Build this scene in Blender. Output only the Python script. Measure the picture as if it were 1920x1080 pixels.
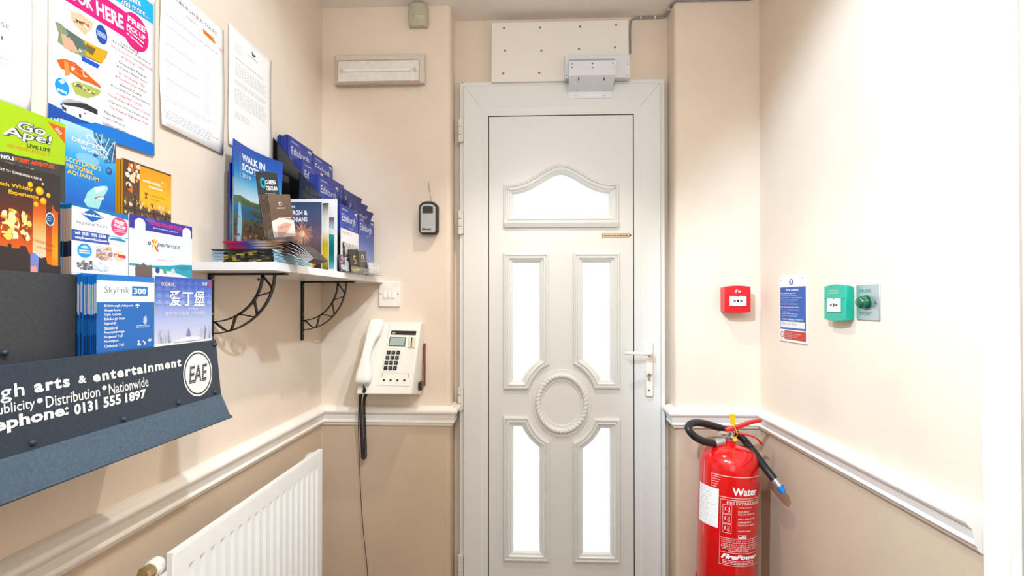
import bpy, math, random
from mathutils import Vector, Matrix
random.seed(7)
S = bpy.context.scene
for o in list(bpy.data.objects): bpy.data.objects.remove(o)
COL = S.collection

# ---------------------------------------------------------------- camera
H = 1.3; FPX = 980.0; YAW = math.radians(2.34); PIT = math.radians(0.5); SY = 17.4
cd = bpy.data.cameras.new('camera'); cam = bpy.data.objects.new('camera', cd); COL.objects.link(cam)
cam.location = (0, 0, H); cam.rotation_euler = (math.pi/2 + PIT, 0, YAW)
cd.sensor_width = 36; cd.lens = FPX/1920*36; cd.shift_y = SY/1920; cd.clip_start = .02
S.camera = cam
_F = Vector((-math.sin(YAW)*math.cos(PIT), math.cos(YAW)*math.cos(PIT), math.sin(PIT)))
_R = Vector((math.cos(YAW), math.sin(YAW), 0)); _U = _R.cross(_F)
def at(px, py, x=None, y=None, z=None):
    """where the sight line through a photo pixel meets the real plane x=, y= or z="""
    d = _F + _R*((px-960)/FPX) + _U*(-(py-540-SY)/FPX)
    if x is not None: t = x/d.x
    elif y is not None: t = y/d.y
    else: t = (z-H)/d.z
    return Vector((0, 0, H)) + d*t

# ---------------------------------------------------------------- world, lights, exposure
w = bpy.data.worlds.new('sky'); S.world = w; w.use_nodes = True
w.node_tree.nodes['Background'].inputs[0].default_value = (.86, .94, 1, 1)
w.node_tree.nodes['Background'].inputs[1].default_value = 3.0
S.view_settings.view_transform = 'Standard'; S.view_settings.look = 'None'
S.view_settings.gamma = 1; S.view_settings.use_curve_mapping = False
S.view_settings.exposure = 0.35
def light(name, kind, loc, energy, col, target=None, **k):
    d = bpy.data.lights.new(name, kind); d.energy = energy; d.color = col
    for a, b in k.items(): setattr(d, a, b)
    o = bpy.data.objects.new(name, d); COL.objects.link(o); o.location = loc
    if target is not None:
        o.rotation_euler = (Vector(target)-Vector(loc)).to_track_quat('-Z', 'Y').to_euler()
    return o
light('downlight_front', 'SPOT', (.06, 1.28, 2.30), 25, (1, .91, .80), (.07, 1.33, 0), spot_size=math.radians(98), spot_blend=.5, shadow_soft_size=.02)
light('track_spot_to_right_wall', 'SPOT', (-.42, .15, 2.26), 140, (.62, .80, 1), (.77, .96, 1.42), spot_size=math.radians(60), spot_blend=.5, shadow_soft_size=.03)
light('track_spot_to_left_wall', 'SPOT', (.42, .10, 2.26), 70, (.74, .87, 1), (-.75, .90, 1.60), spot_size=math.radians(60), spot_blend=.5, shadow_soft_size=.03)
light('point_fill', 'POINT', (.05, .0, 2.0), 17, (.95, .96, 1), shadow_soft_size=.05)  # point fill added above the camera to lift side walls and ceiling
light('ceiling_fill', 'AREA', (0, -.9, 2.31), 5, (1, .95, .88), (0, -.8, 0), shape='RECTANGLE', size=1.2, size_y=1.2)  # soft ambient fill added under the rear ceiling, not a real fixture
light('rear_fill', 'AREA', (0.1, -2.3, 1.5), 10, (.86, .93, 1), (0, 1.8, 1.15), shape='RECTANGLE', size=1.3, size_y=1.7)  # forward-facing fill added behind the camera, no real window there

# ---------------------------------------------------------------- helpers
def lin(c):
    c = c.lstrip('#'); v = [int(c[i:i+2], 16)/255 for i in (0, 2, 4)]
    return tuple(x/12.92 if x <= .04045 else ((x+.055)/1.055)**2.4 for x in v)+(1.,)
MATS = {}
def mat(name, col='ffffff', rough=.5, metal=0, var=.03, scale=30, bump=0, bscale=200, emit=0, trans=0, coat=0, attr=False, alpha=None):
    if name in MATS: return MATS[name]
    m = bpy.data.materials.new(name); m.use_nodes = True; nt = m.node_tree; b = nt.nodes['Principled BSDF']
    L = nt.links
    if attr:
        a = nt.nodes.new('ShaderNodeAttribute'); a.attribute_name = 'Col'
        mx = nt.nodes.new('ShaderNodeHueSaturation'); mx.inputs['Value'].default_value = attr; mx.inputs['Saturation'].default_value = 1.08
        L.new(a.outputs['Color'], mx.inputs['Color']); L.new(mx.outputs['Color'], b.inputs['Base Color'])
    else:
        c = lin(col)
        tc = nt.nodes.new('ShaderNodeTexCoord'); n = nt.nodes.new('ShaderNodeTexNoise'); n.inputs['Scale'].default_value = scale
        n.inputs['Detail'].default_value = 4
        L.new(tc.outputs['Object'], n.inputs['Vector'])
        r = nt.nodes.new('ShaderNodeValToRGB'); L.new(n.outputs['Fac'], r.inputs['Fac'])
        r.color_ramp.elements[0].position = .3; r.color_ramp.elements[1].position = .7
        r.color_ramp.elements[0].color = tuple(x*(1-var*2) for x in c[:3])+(1,)
        r.color_ramp.elements[1].color = tuple(min(1, x*(1+var)) for x in c[:3])+(1,)
        L.new(r.outputs['Color'], b.inputs['Base Color'])
    if bump:
        tc2 = nt.nodes.new('ShaderNodeTexCoord'); n2 = nt.nodes.new('ShaderNodeTexNoise'); n2.inputs['Scale'].default_value = bscale
        n2.inputs['Detail'].default_value = 3
        L.new(tc2.outputs['Object'], n2.inputs['Vector'])
        bp = nt.nodes.new('ShaderNodeBump'); bp.inputs['Strength'].default_value = bump; bp.inputs['Distance'].default_value = .002
        L.new(n2.outputs['Fac'], bp.inputs['Height']); L.new(bp.outputs['Normal'], b.inputs['Normal'])
    b.inputs['Roughness'].default_value = rough; b.inputs['Metallic'].default_value = metal
    b.inputs['Coat Weight'].default_value = coat; b.inputs['Transmission Weight'].default_value = trans
    if emit:
        b.inputs['Emission Color'].default_value = lin(col); b.inputs['Emission Strength'].default_value = emit
    if alpha is not None: b.inputs['Alpha'].default_value = alpha
    MATS[name] = m; return m
PRINT = mat('print', attr=.80, rough=.42)
PAPER = mat('paper_print', attr=.95, rough=.8)
WALL = mat('cream_wall_paint', 'e5d6c4', .62, var=.02, scale=6, bump=.25, bscale=160)
WALLB = mat('cream_wall_paint_below_rail', 'ccb79e', .6, var=.02, scale=6, bump=.25, bscale=160)
CEIL = mat('ceiling_paint', 'f0e9e0', .8, var=.01, bump=.1)
WOODW = mat('white_gloss_paint', 'f4efe6', .3, var=.015, scale=12, coat=.3)
UPVC = mat('white_upvc', 'dfe3e1', .28, var=.008, scale=5)
BLACK = mat('black_gasket', '0c0c0c', .5)
STEEL = mat('brushed_steel', 'c9cccd', .32, .9, var=.05, scale=80)
CHROME = mat('chrome', 'd8d8d8', .12, 1)
SCREW = mat('screw_zinc', '8d8a84', .35, .8)

class MB:
    def __init__(s): s.v = []; s.f = []; s.c = []; s.m = []; s.ms = []; s.lay = 0
    def mi(s, m):
        if m not in s.ms: s.ms.append(m)
        return s.ms.index(m)
    def add(s, vs, fs, m=PRINT, col='ffffff', cols=None):
        b = len(s.v); s.v += [tuple(v) for v in vs]; k = s.mi(m); c = lin(col)
        for f in fs:
            s.f.append(tuple(i+b for i in f)); s.m.append(k)
            s.c.append([cols[i] for i in f] if cols else [c]*len(f))
        return s
    def box(s, x0, x1, y0, y1, z0, z1, m=PRINT, col='ffffff'):
        return s.hexa([(x0,y0,z0),(x1,y0,z0),(x1,y1,z0),(x0,y1,z0)], [(x0,y0,z1),(x1,y0,z1),(x1,y1,z1),(x0,y1,z1)], m, col)
    def hexa(s, lo, hi, m=PRINT, col='ffffff'):
        return s.add(list(lo)+list(hi), [(3,2,1,0),(4,5,6,7),(0,1,5,4),(1,2,6,5),(2,3,7,6),(3,0,4,7)], m, col)
    def loft(s, rings, m=PRINT, col='ffffff', closed=True, caps=True):
        n = len(rings[0]); vs = [p for r in rings for p in r]; fs = []
        for i in range(len(rings)-1):
            for j in range(n if closed else n-1):
                k = (j+1) % n; fs.append((i*n+j, i*n+k, (i+1)*n+k, (i+1)*n+j))
        if caps:
            fs.append(tuple(range(n-1, -1, -1))); fs.append(tuple((len(rings)-1)*n+j for j in range(n)))
        return s.add(vs, fs, m, col)
    def lathe(s, prof, seg=32, c=(0,0,0), m=PRINT, col='ffffff', axis='z', caps=True):
        rings = []
        for r, h in prof:
            ring = []
            for j in range(seg):
                a = 2*math.pi*j/seg; p = (r*math.cos(a), r*math.sin(a), h)
                if axis == 'y': p = (p[0], -p[2], p[1])     # axis towards -y
                if axis == 'x': p = (p[2], p[0], p[1])
                ring.append((p[0]+c[0], p[1]+c[1], p[2]+c[2]))
            rings.append(ring)
        return s.loft(rings, m, col, caps=caps)
    def tube(s, path, r, seg=8, m=PRINT, col='ffffff', up=None):
        P = [Vector(p) for p in path]; n = len(P); rs = r if isinstance(r, (list, tuple)) else [r]*n
        T = [(P[min(i+1,n-1)]-P[max(i-1,0)]).normalized() for i in range(n)]
        u = Vector((0,0,1)) if abs(T[0].z) < .9 else Vector((1,0,0)); u = (u-T[0]*u.dot(T[0])).normalized()
        rings = []
        for i in range(n):
            u = (u-T[i]*u.dot(T[i])).normalized(); w_ = T[i].cross(u)
            rings.append([P[i]+u*(rs[i]*math.cos(2*math.pi*j/seg))+w_*(rs[i]*math.sin(2*math.pi*j/seg)) for j in range(seg)])
        return s.loft(rings, m, col)
    def map(s, fn): s.v = [tuple(fn(*p)) for p in s.v]; return s
    def build(s, name, parent=None, loc=None, rot=None, smooth=False, bevel=0, world=False, seg=2):
        me = bpy.data.meshes.new(name); me.from_pydata(s.v, [], s.f); me.update()
        for m in s.ms: me.materials.append(m)
        me.polygons.foreach_set('material_index', s.m)
        ca = me.color_attributes.new('Col', 'FLOAT_COLOR', 'CORNER')
        ca.data.foreach_set('color', [x for f in s.c for c in f for x in c])
        if smooth:
            me.polygons.foreach_set('use_smooth', [True]*len(s.f))
            me.set_sharp_from_angle(angle=math.radians(40))
        o = bpy.data.objects.new(name, me); COL.objects.link(o)
        if parent is not None:
            o.parent = parent
            if world: o.location = -parent.location
        if loc is not None: o.location = loc
        if rot is not None: o.rotation_euler = rot
        if bevel:
            b = o.modifiers.new('bevel', 'BEVEL'); b.width = bevel; b.segments = seg; b.limit_method = 'ANGLE'; b.angle_limit = math.radians(35)
            b.harden_normals = False
            me.polygons.foreach_set('use_smooth', [True]*len(s.f)); me.set_sharp_from_angle(angle=math.radians(50))
        return o
def tag(o, label=None, cat=None, group=None, kind=None):
    for k, v in (('label', label), ('category', cat), ('group', group), ('kind', kind)):
        if v: o[k] = v
    return o
def empty(name, loc, label=None, cat=None, group=None, rot=None, kind=None):
    o = bpy.data.objects.new(name, None); COL.objects.link(o); o.location = loc; o.empty_display_size = .03
    if rot: o.rotation_euler = rot
    return tag(o, label, cat, group, kind)
def copy_tree(o, parent=None):
    c = o.copy(); COL.objects.link(c)
    if parent: c.parent = parent
    for ch in list(o.children): copy_tree(ch, c)
    return c
_tc = {}
def glyphs(s, bold=0, shear=0, space=1):
    k = (s, bold, shear, space)
    if k not in _tc:
        c = bpy.data.curves.new('t', 'FONT'); c.body = s; c.size = 1; c.offset = bold; c.shear = shear; c.space_character = space
        c.resolution_u = 2; c.align_x = 'LEFT'
        o = bpy.data.objects.new('t', c); me = o.to_mesh()
        vs = [tuple(v.co) for v in me.vertices]; fs = [tuple(p.vertices) for p in me.polygons]
        o.to_mesh_clear(); bpy.data.objects.remove(o); bpy.data.curves.remove(c)
        _tc[k] = (vs, fs)
    return _tc[k]

class Print(MB):
    """flat print on a face w x h: u 0..1 left to right, v 0..1 top to bottom; layers step forward (-y)"""
    def __init__(s, w, h, m=PRINT, y0=0, step=.000018, nx=1, nz=1):
        super().__init__(); s.w = w; s.h = h; s.mm = m; s.y = y0; s.step = step; s.nx = nx; s.nz = nz
    def setpx(s, c, y0, ztop):
        s.q = lambda px, py: ((at(px, py, x=c).y-y0)/s.w, (ztop-at(px, py, x=c).z)/s.h); return s
    def T(s, t, xl, yt, xr, yb, col, bold=.0, shear=0, hp=None, **k):
        if hp:                       # glyph height in photo rows, run from left middle to right middle
            a, b = s.q(xl, yt+hp/2), s.q(xr, yb-hp/2); m = s.q((xl+xr)/2, (yt+yb)/2+hp/2); n = s.q((xl+xr)/2, (yt+yb)/2-hp/2)
            dx, dz = (b[0]-a[0])*s.w, -(b[1]-a[1])*s.h; L = math.hypot(dx, dz); cu, cv = (a[0]+b[0])/2, (a[1]+b[1])/2; hh = abs(m[1]-n[1])/2
            return s.text(t, cu-L/2/s.w, cv-hh, cu+L/2/s.w, cv+hh, col, bold, shear, rot=math.atan2(dz, dx))
        a, b = s.q(xl, yt), s.q(xr, yb); return s.text(t, a[0], a[1], b[0], b[1], col, bold, shear, **k)
    def PP(s, pts, col):
        return s.poly([s.q(*p) for p in pts], col)
    def E(s, cx, cy, rx, ry, col, n=24):
        c = s.q(cx, cy); a = s.q(cx+rx, cy); b = s.q(cx, cy+ry); return s.ell(c[0], c[1], abs(a[0]-c[0]), abs(b[1]-c[1]), col, n)
    def B(s, x0, y0, x1, y1, n, cols, ru, rv, seed=1):
        a, b = s.q(x0, y0), s.q(x1, y1); return s.blobs(a[0], a[1], b[0], b[1], n, cols, ru, rv, seed)
    def nl(s): s.y -= s.step; return s.y
    def P(s, u, v, y): return (u*s.w, y, (1-v)*s.h)
    def grad(s, u0, v0, u1, v1, cols, horiz=False):
        y = s.nl(); n = len(cols); cl = [lin(c) for c in cols]; nx = max(s.nx, 1); nz = max(s.nz, 1)
        if horiz: nx = max(nx, n-1)
        else: nz = max(nz, n-1)
        vs = []; cc = []
        for j in range(nz+1):
            for i in range(nx+1):
                a = i/nx; b = j/nz; vs.append(s.P(u0+(u1-u0)*a, v0+(v1-v0)*b, y))
                t = (a if horiz else b)*(n-1); k = min(int(t), n-2) if n > 1 else 0; q = t-k
                cc.append(tuple(cl[k][z]*(1-q)+cl[k+1][z]*q for z in range(4)) if n > 1 else cl[0])
        fs = [(j*(nx+1)+i, (j+1)*(nx+1)+i, (j+1)*(nx+1)+i+1, j*(nx+1)+i+1) for j in range(nz) for i in range(nx)]
        s.add(vs, fs, s.mm, cols=cc); return s
    def rect(s, u0, v0, u1, v1, col): return s.grad(u0, v0, u1, v1, [col, col])
    def poly(s, pts, col):
        y = s.nl(); s.add([s.P(u, v, y) for u, v in pts], [tuple(range(len(pts)-1, -1, -1))], s.mm, col); return s
    def ell(s, cu, cv, ru, rv, col, n=24, a0=0):
        return s.poly([(cu+ru*math.cos(a0+2*math.pi*i/n), cv+rv*math.sin(a0+2*math.pi*i/n)) for i in range(n)], col)
    def line(s, pts, t, col):
        y = s.nl()
        for (a, b), (c, d) in zip(pts, pts[1:]):
            dx, dz = (c-a)*s.w, (d-b)*s.h; L = math.hypot(dx, dz) or 1; nx, nz = -dz/L*t/2/s.w, dx/L*t/2/s.h
            s.add([s.P(a+nx, b+nz, y), s.P(c+nx, d+nz, y), s.P(c-nx, d-nz, y), s.P(a-nx, b-nz, y)], [(0, 1, 2, 3)], s.mm, col)
        return s
    def text(s, t, u0, v0, u1, v1, col, bold=.0, shear=0, space=1, rot=0):
        """glyphs fitted to the box u0..u1, v0..v1"""
        vs, fs = glyphs(t, bold, shear, space); y = s.nl()
        if not vs: return s
        x0 = min(p[0] for p in vs); x1 = max(p[0] for p in vs); z0 = min(p[1] for p in vs); z1 = max(p[1] for p in vs)
        W = (u1-u0)*s.w; Hh = (v1-v0)*s.h; out = []
        cx, cz = (u0+u1)/2*s.w, (1-(v0+v1)/2)*s.h
        for p in vs:
            a = ((p[0]-x0)/(x1-x0)-.5)*W; b = ((p[1]-z0)/(z1-z0)-.5)*Hh
            out.append((cx+a*math.cos(rot)-b*math.sin(rot), y, cz+a*math.sin(rot)+b*math.cos(rot)))
        s.add(out, fs, s.mm, col); return s
    def words(s, u0, u1, v0, v1, n, col, seed=1, t=.35, ragged=.3):
        """rows of small illegible words"""
        r = random.Random(seed); y = s.nl(); dv = (v1-v0)/max(n, 1)
        for i in range(n):
            v = v0+dv*i; u = u0; end = u1-(u1-u0)*ragged*r.random()
            while u < end:
                l = (u1-u0)*r.uniform(.04, .13); e = min(u+l, end)
                s.add([s.P(u, v, y), s.P(e, v, y), s.P(e, v+dv*t, y), s.P(u, v+dv*t, y)], [(3, 2, 1, 0)], s.mm, col)
                u = e+(u1-u0)*.018
        return s
    def blobs(s, u0, v0, u1, v1, n, cols, ru, rv, seed=1, sides=6):
        r = random.Random(seed)
        for i in range(n):
            y = s.nl() if i % 8 == 0 else s.y-.000002*(i % 8)
            cu, cv = r.uniform(u0, u1), r.uniform(v0, v1); a = r.uniform(.5, 1.3); c = r.choice(cols)
            pts = [(min(max(cu+ru*a*math.cos(k*2*math.pi/sides)*r.uniform(.5, 1.2), 0), 1), min(max(cv+rv*a*math.sin(k*2*math.pi/sides)*r.uniform(.5, 1.2), 0), 1)) for k in range(sides)]
            s.add([s.P(a_, b_, y) for a_, b_ in pts], [tuple(range(sides-1, -1, -1))], s.mm, c)
        return s

def leaflet(name, loc, rz, w, h, t, tilt=0, front='ffffff', left=None, right='e8e4de', top='e8e4de', pr=None, label=None, cat='leaflet', group=None, bend=None, m=PRINT, ry=0, part='cover_print', gloss=None):
    """bound paper block: local x width, z height, y thickness backwards; spine at local x=0"""
    b = MB(); nx, nz = (10, 10) if bend else (1, 1)
    bands = left or [(0, 1, 'e8e4de')]
    P = [[(w*i/nx, 0, h*j/nz) for i in range(nx+1)] for j in range(nz+1)]
    vs = [p for r in P for p in r]
    b.add(vs, [(j*(nx+1)+i, j*(nx+1)+i+1, (j+1)*(nx+1)+i+1, (j+1)*(nx+1)+i) for j in range(nz) for i in range(nx)], m, front)
    b.add([(x, t, z) for x, y, z in vs], [(j*(nx+1)+i, (j+1)*(nx+1)+i, (j+1)*(nx+1)+i+1, j*(nx+1)+i+1) for j in range(nz) for i in range(nx)], m, front)
    for v0, v1, c in bands:
        k = max(1, round((v1-v0)*nz))
        for q in range(k):
            za = h*(1-v0-(v1-v0)*q/k); zb = h*(1-v0-(v1-v0)*(q+1)/k)
            b.add([(0, 0, zb), (0, 0, za), (0, t, za), (0, t, zb)], [(0, 1, 2, 3)], m, c)
    for j in range(nz): b.add([(w, 0, h*j/nz), (w, t, h*j/nz), (w, t, h*(j+1)/nz), (w, 0, h*(j+1)/nz)], [(0, 1, 2, 3)], m, right)
    for i in range(nx):
        a, c = w*i/nx, w*(i+1)/nx
        b.add([(a, 0, h), (c, 0, h), (c, t, h), (a, t, h)], [(0, 1, 2, 3)], m, top)
        b.add([(a, 0, 0), (a, t, 0), (c, t, 0), (c, 0, 0)], [(0, 1, 2, 3)], m, top)
    if bend: b.map(lambda x, y, z: (x, y+bend(x/w, z/h), z))
    o = b.build(name, None, loc, (-tilt, ry, rz))
    tag(o, label, cat, group)
    if pr:
        if bend:
            pr.map(lambda x, y, z: (x, y+bend(x/w, z/h)-.0003, z))
        pr.build(part, o)
    return o
ORD = 'zero first second third fourth fifth sixth seventh eighth ninth tenth eleventh twelfth'.split()
def stack(o, n, dx, label, group, jit=.001, first=1, lift=0, side=0):
    """copies behind a leaflet, stepping back along its thickness"""
    base = o.matrix_basis.copy() if False else None
    rz = o.rotation_euler.z; r = random.Random(len(label))
    back = Vector((-math.sin(rz), math.cos(rz), 0))
    for i in range(n):
        c = o.copy(); COL.objects.link(c)
        c.location = o.location + back*(dx*(i+first)) + Vector((0, 0, r.uniform(-jit, jit)*2+lift*i)) + Vector((math.cos(rz), math.sin(rz), 0))*(side*(i+1)) + Vector((math.cos(rz), math.sin(rz), 0))*r.uniform(-jit, jit)
        tag(c, label+', '+ORD[i+1]+' one back', o['category'], group)
RL, RR = math.pi/2, -math.pi/2
def smooth_path(pts, n=8):
    P = [Vector(p) for p in pts]; P = [P[0]*2-P[1]]+P+[P[-1]*2-P[-2]]; out = []
    for i in range(1, len(P)-2):
        for k in range(n):
            t = k/n; a, b, c, d = P[i-1:i+3]
            out.append(.5*((2*b)+(c-a)*t+(2*a-5*b+4*c-d)*t*t+(3*b-a-3*c+d)*t**3))
    out.append(P[-2]); return out
def screw_at(parent, p, r=.004, axis='y', label=None, name='screw', m=SCREW):
    b = MB(); b.lathe([(r, -.001), (r, .0008), (r*.7, .0016), (r*.25, .0016), (r*.25, .0006)], 12, p, m, axis=axis)
    return b.build(name, parent, world=True, smooth=True)
# ================================================================ SETTING
XL, XR, YB, YD, ZC = -.747, .773, 1.815, 1.918, 2.34
GL, GR = -.290, .487          # door recess left and right
ZR = .938                      # top of the chair rail
YREAR = -2.6
def struct(b, name, **k):
    o = b.build(name, **k); o['kind'] = 'structure'; return o
def wallbox(b, x0, x1, y0, y1, z0=0, z1=ZC):
    b.box(x0, x1, y0, y1, z0, ZR-.03, WALLB); b.box(x0, x1, y0, y1, ZR-.03, z1, WALL)
b = MB(); wallbox(b, XL-.12, XL, YREAR, YD+.1); struct(b, 'wall_left')
b = MB(); wallbox(b, XR, XR+.12, .93, YD+.1); wallbox(b, XR, XR+.12, YREAR, .12)
b.box(XR, XR+.12, .12, .93, 2.12, ZC, WALL); struct(b, 'wall_right')
def rounded_pier(x0, x1, side):
    """pier of the end wall with a bullnose on the recess side"""
    r = .014; pts = []
    if side > 0:
        pts = [(x0, YB)]+[(x1-r+r*math.sin(a), YB+r-r*math.cos(a)) for a in [math.pi/2*i/6 for i in range(7)]]+[(x1, YD+.1), (x0, YD+.1)]
    else:
        pts = [(x0, YD+.1)]+[(x0+r-r*math.cos(a), YB+r-r*math.sin(a)) for a in [math.pi/2*i/6 for i in range(7)]]+[(x1, YB), (x1, YD+.1)]
    m = MB()
    for z0, z1, mt in ((0, ZR-.03, WALLB), (ZR-.03, ZC, WALL)):
        m.loft([[(x, y, z0) for x, y in pts], [(x, y, z1) for x, y in pts]], mt)
    return m
struct(rounded_pier(XL, GL, 1), 'wall_back_left', smooth=True)
struct(rounded_pier(GR, XR, -1), 'wall_back_right', smooth=True)
DX0, DX1 = at(862, 400, y=1.89).x, at(1246, 400, y=1.89).x      # door frame
DZ1 = at(1050, 152, y=1.89).z
b = MB(); b.box(GL, DX0+.01, YD, YD+.1, 0, DZ1-.01, WALL); b.box(DX1-.01, GR, YD, YD+.1, 0, DZ1-.01, WALL); b.box(GL, GR, YD, YD+.1, DZ1-.01, ZC, WALL)
struct(b, 'wall_back_over_door')
b = MB(); b.box(XL, XR, YREAR-.1, YREAR, 0, ZC, WALL); struct(b, 'wall_rear')
b = MB(); b.box(XL-.12, XR+1.2, YREAR-.1, YD+.1, ZC, ZC+.1, CEIL); struct(b, 'ceiling')
CARP = mat('floor_carpet', '6b5a50', .95, var=.15, scale=150, bump=.6, bscale=500)
b = MB(); b.box(XL-.12, XR+1.2, YREAR-.1, YD+.1, -.1, 0, CARP); struct(b, 'floor')
PAVE = mat('outside_paving', 'b9b6b0', .9, var=.1, scale=3)
b = MB(); b.box(-6, 6, YD+.1, 12, -.25, -.1, PAVE); struct(b, 'ground_outside')

# chair rail (mitred runs)
prof = [(0,0),(.010,0),(.016,-.004),(.024,-.007),(.028,-.013),(.028,-.020),(.023,-.026),(.018,-.030),(.016,-.040),(.014,-.048),(.016,-.051),(.016,-.056),(.010,-.060),(.009,-.066),(.004,-.071),(0,-.072)]
def rail(path, names, inward):
    P = [Vector(p) for p in path]; n = len(P); N = []
    for i in range(n-1):
        d = (P[i+1]-P[i]).normalized(); N.append(Vector((-d.y, d.x))*inward)
    def off(i, o):
        if i == 0: return P[0]+N[0]*o
        if i == n-1: return P[-1]+N[-1]*o
        m = (N[i-1]+N[i]); m /= m.length; return P[i]+m*(o/m.dot(N[i]))
    for i, nm in enumerate(names):
        r = []
        for k in (i, i+1): r.append([(off(k, o).x, off(k, o).y, ZR+z) for o, z in prof])
        struct(MB().loft(r, WOODW, closed=True), nm, smooth=True)
rail([(XL, YREAR+.01), (XL, YB), (GL+.0, YB), (GL, YD-.035)], ['trim_1', 'trim_2', 'trim_3'], -1)
rail([(XR, .935), (XR, YB), (GR, YB), (GR, YD-.035)], ['trim_4', 'trim_5', 'trim_6'], 1)
# skirting
for nm, (x0, x1, y0, y1) in {'baseboard_left': (XL, XL+.018, YREAR, YB), 'baseboard_right': (XR-.018, XR, .94, YB), 'baseboard_back_left': (XL+.018, GL, YB-.018, YB), 'baseboard_back_right': (GR, XR-.018, YB-.018, YB)}.items():
    struct(MB().box(x0, x1, y0, y1, 0, .12, WOODW), nm, bevel=.004)
# right hand doorway: casing, jamb, door slab
d2 = empty('door_2', (XR, .53, 0), kind='structure')
ya = at(1840, 1040, x=XR-.022).y; yb_ = at(1886, 500, x=XR-.018).y
prf = [(0, 0), (0, .018), (.004, .022), (.020, .022), (.026, .016), (.046, .014), (.052, .018), (.056, .014), (.060, .010), (ya-yb_, .008), (ya-yb_, 0)]
b = MB(); b.loft([[(XR-o, ya-s, z) for s, o in prf] for z in (0, 2.2)], WOODW); b.build('casing', d2, world=True, smooth=True)
b = MB(); b.loft([[(XR-o, .12-ya+yb_+s+.04, z) for s, o in prf] for z in (0, 2.2)], WOODW); b.build('casing', d2, world=True, smooth=True)
b = MB(); b.box(XR-.02, XR, .10, ya-.0605, 2.12, 2.2, WOODW); b.build('casing', d2, world=True, bevel=.003)
b = MB(); b.box(XR, XR+.12, yb_-.03, .93, 0, 2.12, WOODW); b.box(XR, XR+.12, .12, .15, 0, 2.12, WOODW); b.box(XR, XR+.12, .15, yb_-.03, 2.09, 2.12, WOODW); b.build('jamb', d2, world=True, bevel=.002)
OAK = mat('varnished_door_wood', 'd8a878', .4, var=.12, scale=9)
b = MB(); b.box(XR+.03, XR+.07, .153, yb_-.033, .008, 2.088, OAK); b.build('door_leaf', d2, world=True, bevel=.002)
b = MB(); b.lathe([(.024, 0), (.024, .006), (.010, .01), (.010, .035), (.024, .045), (.027, .058), (.018, .068), (.001, .07)], 24, (0, 0, 0), STEEL, axis='y'); b.build('door_handle', d2, loc=(.03, -.31, 1.02), rot=(0, 0, RR), smooth=True)

# ---------------------------------------------------------------- entrance door
YF = 1.876                                  # face of the sash
def D(px, py, y=None):
    p = at(px, py, y=YF if y is None else y); return p.x, p.z
d1 = empty('door_1', ((DX0+DX1)/2, YD, 0), kind='structure')
def ringframe(x0, x1, z1, t, y0, y1, z0=.0, m=UPVC, wb=None, inner=None):
    """three- or four-sided frame, mitred, as one closed ring"""
    wb = t if wb is None else wb
    o = [(x0, z0), (x1, z0), (x1, z1), (x0, z1)]; i = [(x0+t, z0+wb), (x1-t, z0+wb), (x1-t, z1-t), (x0+t, z1-t)]
    if inner: i = inner
    b = MB(); vs = [(x, y0, z) for x, z in o+i]+[(x, y1, z) for x, z in o+i]; fs = []
    for k in range(4):
        n = (k+1) % 4
        fs += [(k, n, 4+n, 4+k), (8+n, 8+k, 12+k, 12+n), (n, k, 8+k, 8+n), (4+k, 4+n, 12+n, 12+k)]
    return b.add(vs, fs, m)
ringframe(DX0, DX1, DZ1, .030, 1.884, 2.0, .0, wb=.02).build('door_frame', d1, world=True, bevel=.002)
SX0 = D(869, 500)[0]; SX1 = D(1239, 500)[0]; SZ1 = D(1050, 158)[1]
IX0 = D(904, 500)[0]; IX1 = D(1201, 500)[0]; IZ1 = D(1050, 202)[1]
PX0 = D(915, 500)[0]; PX1 = D(1190, 600)[0]; PZ1 = D(1050, 214)[1]; PZ0 = .22
IB = .03+IX0-SX0
ringframe(SX0, SX1, SZ1, IX0-SX0, YF, 1.95, .03, inner=[(IX0, IB), (IX1, IB), (IX1, IZ1), (IX0, IZ1)]).build('sash', d1, world=True, bevel=.0025)
# glazing bead stepping back to the panel
b = MB(); o = [(IX0, .03+IX0-SX0), (IX1, .03+IX0-SX0), (IX1, IZ1), (IX0, IZ1)]; i_ = [(PX0, PZ0), (PX1, PZ0), (PX1, PZ1), (PX0, PZ1)]
vs = [(x, YF+.0005, z) for x, z in o]+[(x, YF+.007, z) for x, z in i_]+[(x, YF+.02, z) for x, z in i_]
b.add(vs, [f for k in range(4) for f in ((k, (k+1)%4, 4+(k+1)%4, 4+k), (4+k, 4+(k+1)%4, 8+(k+1)%4, 8+k))], UPVC); b.build('glazing_bead', d1, world=True)
ringframe(PX0-.001, PX1+.001, PZ1+.001, .0042, YF+.0085, YF+.016, PZ0-.001, m=BLACK).build('gasket', d1, world=True)
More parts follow.
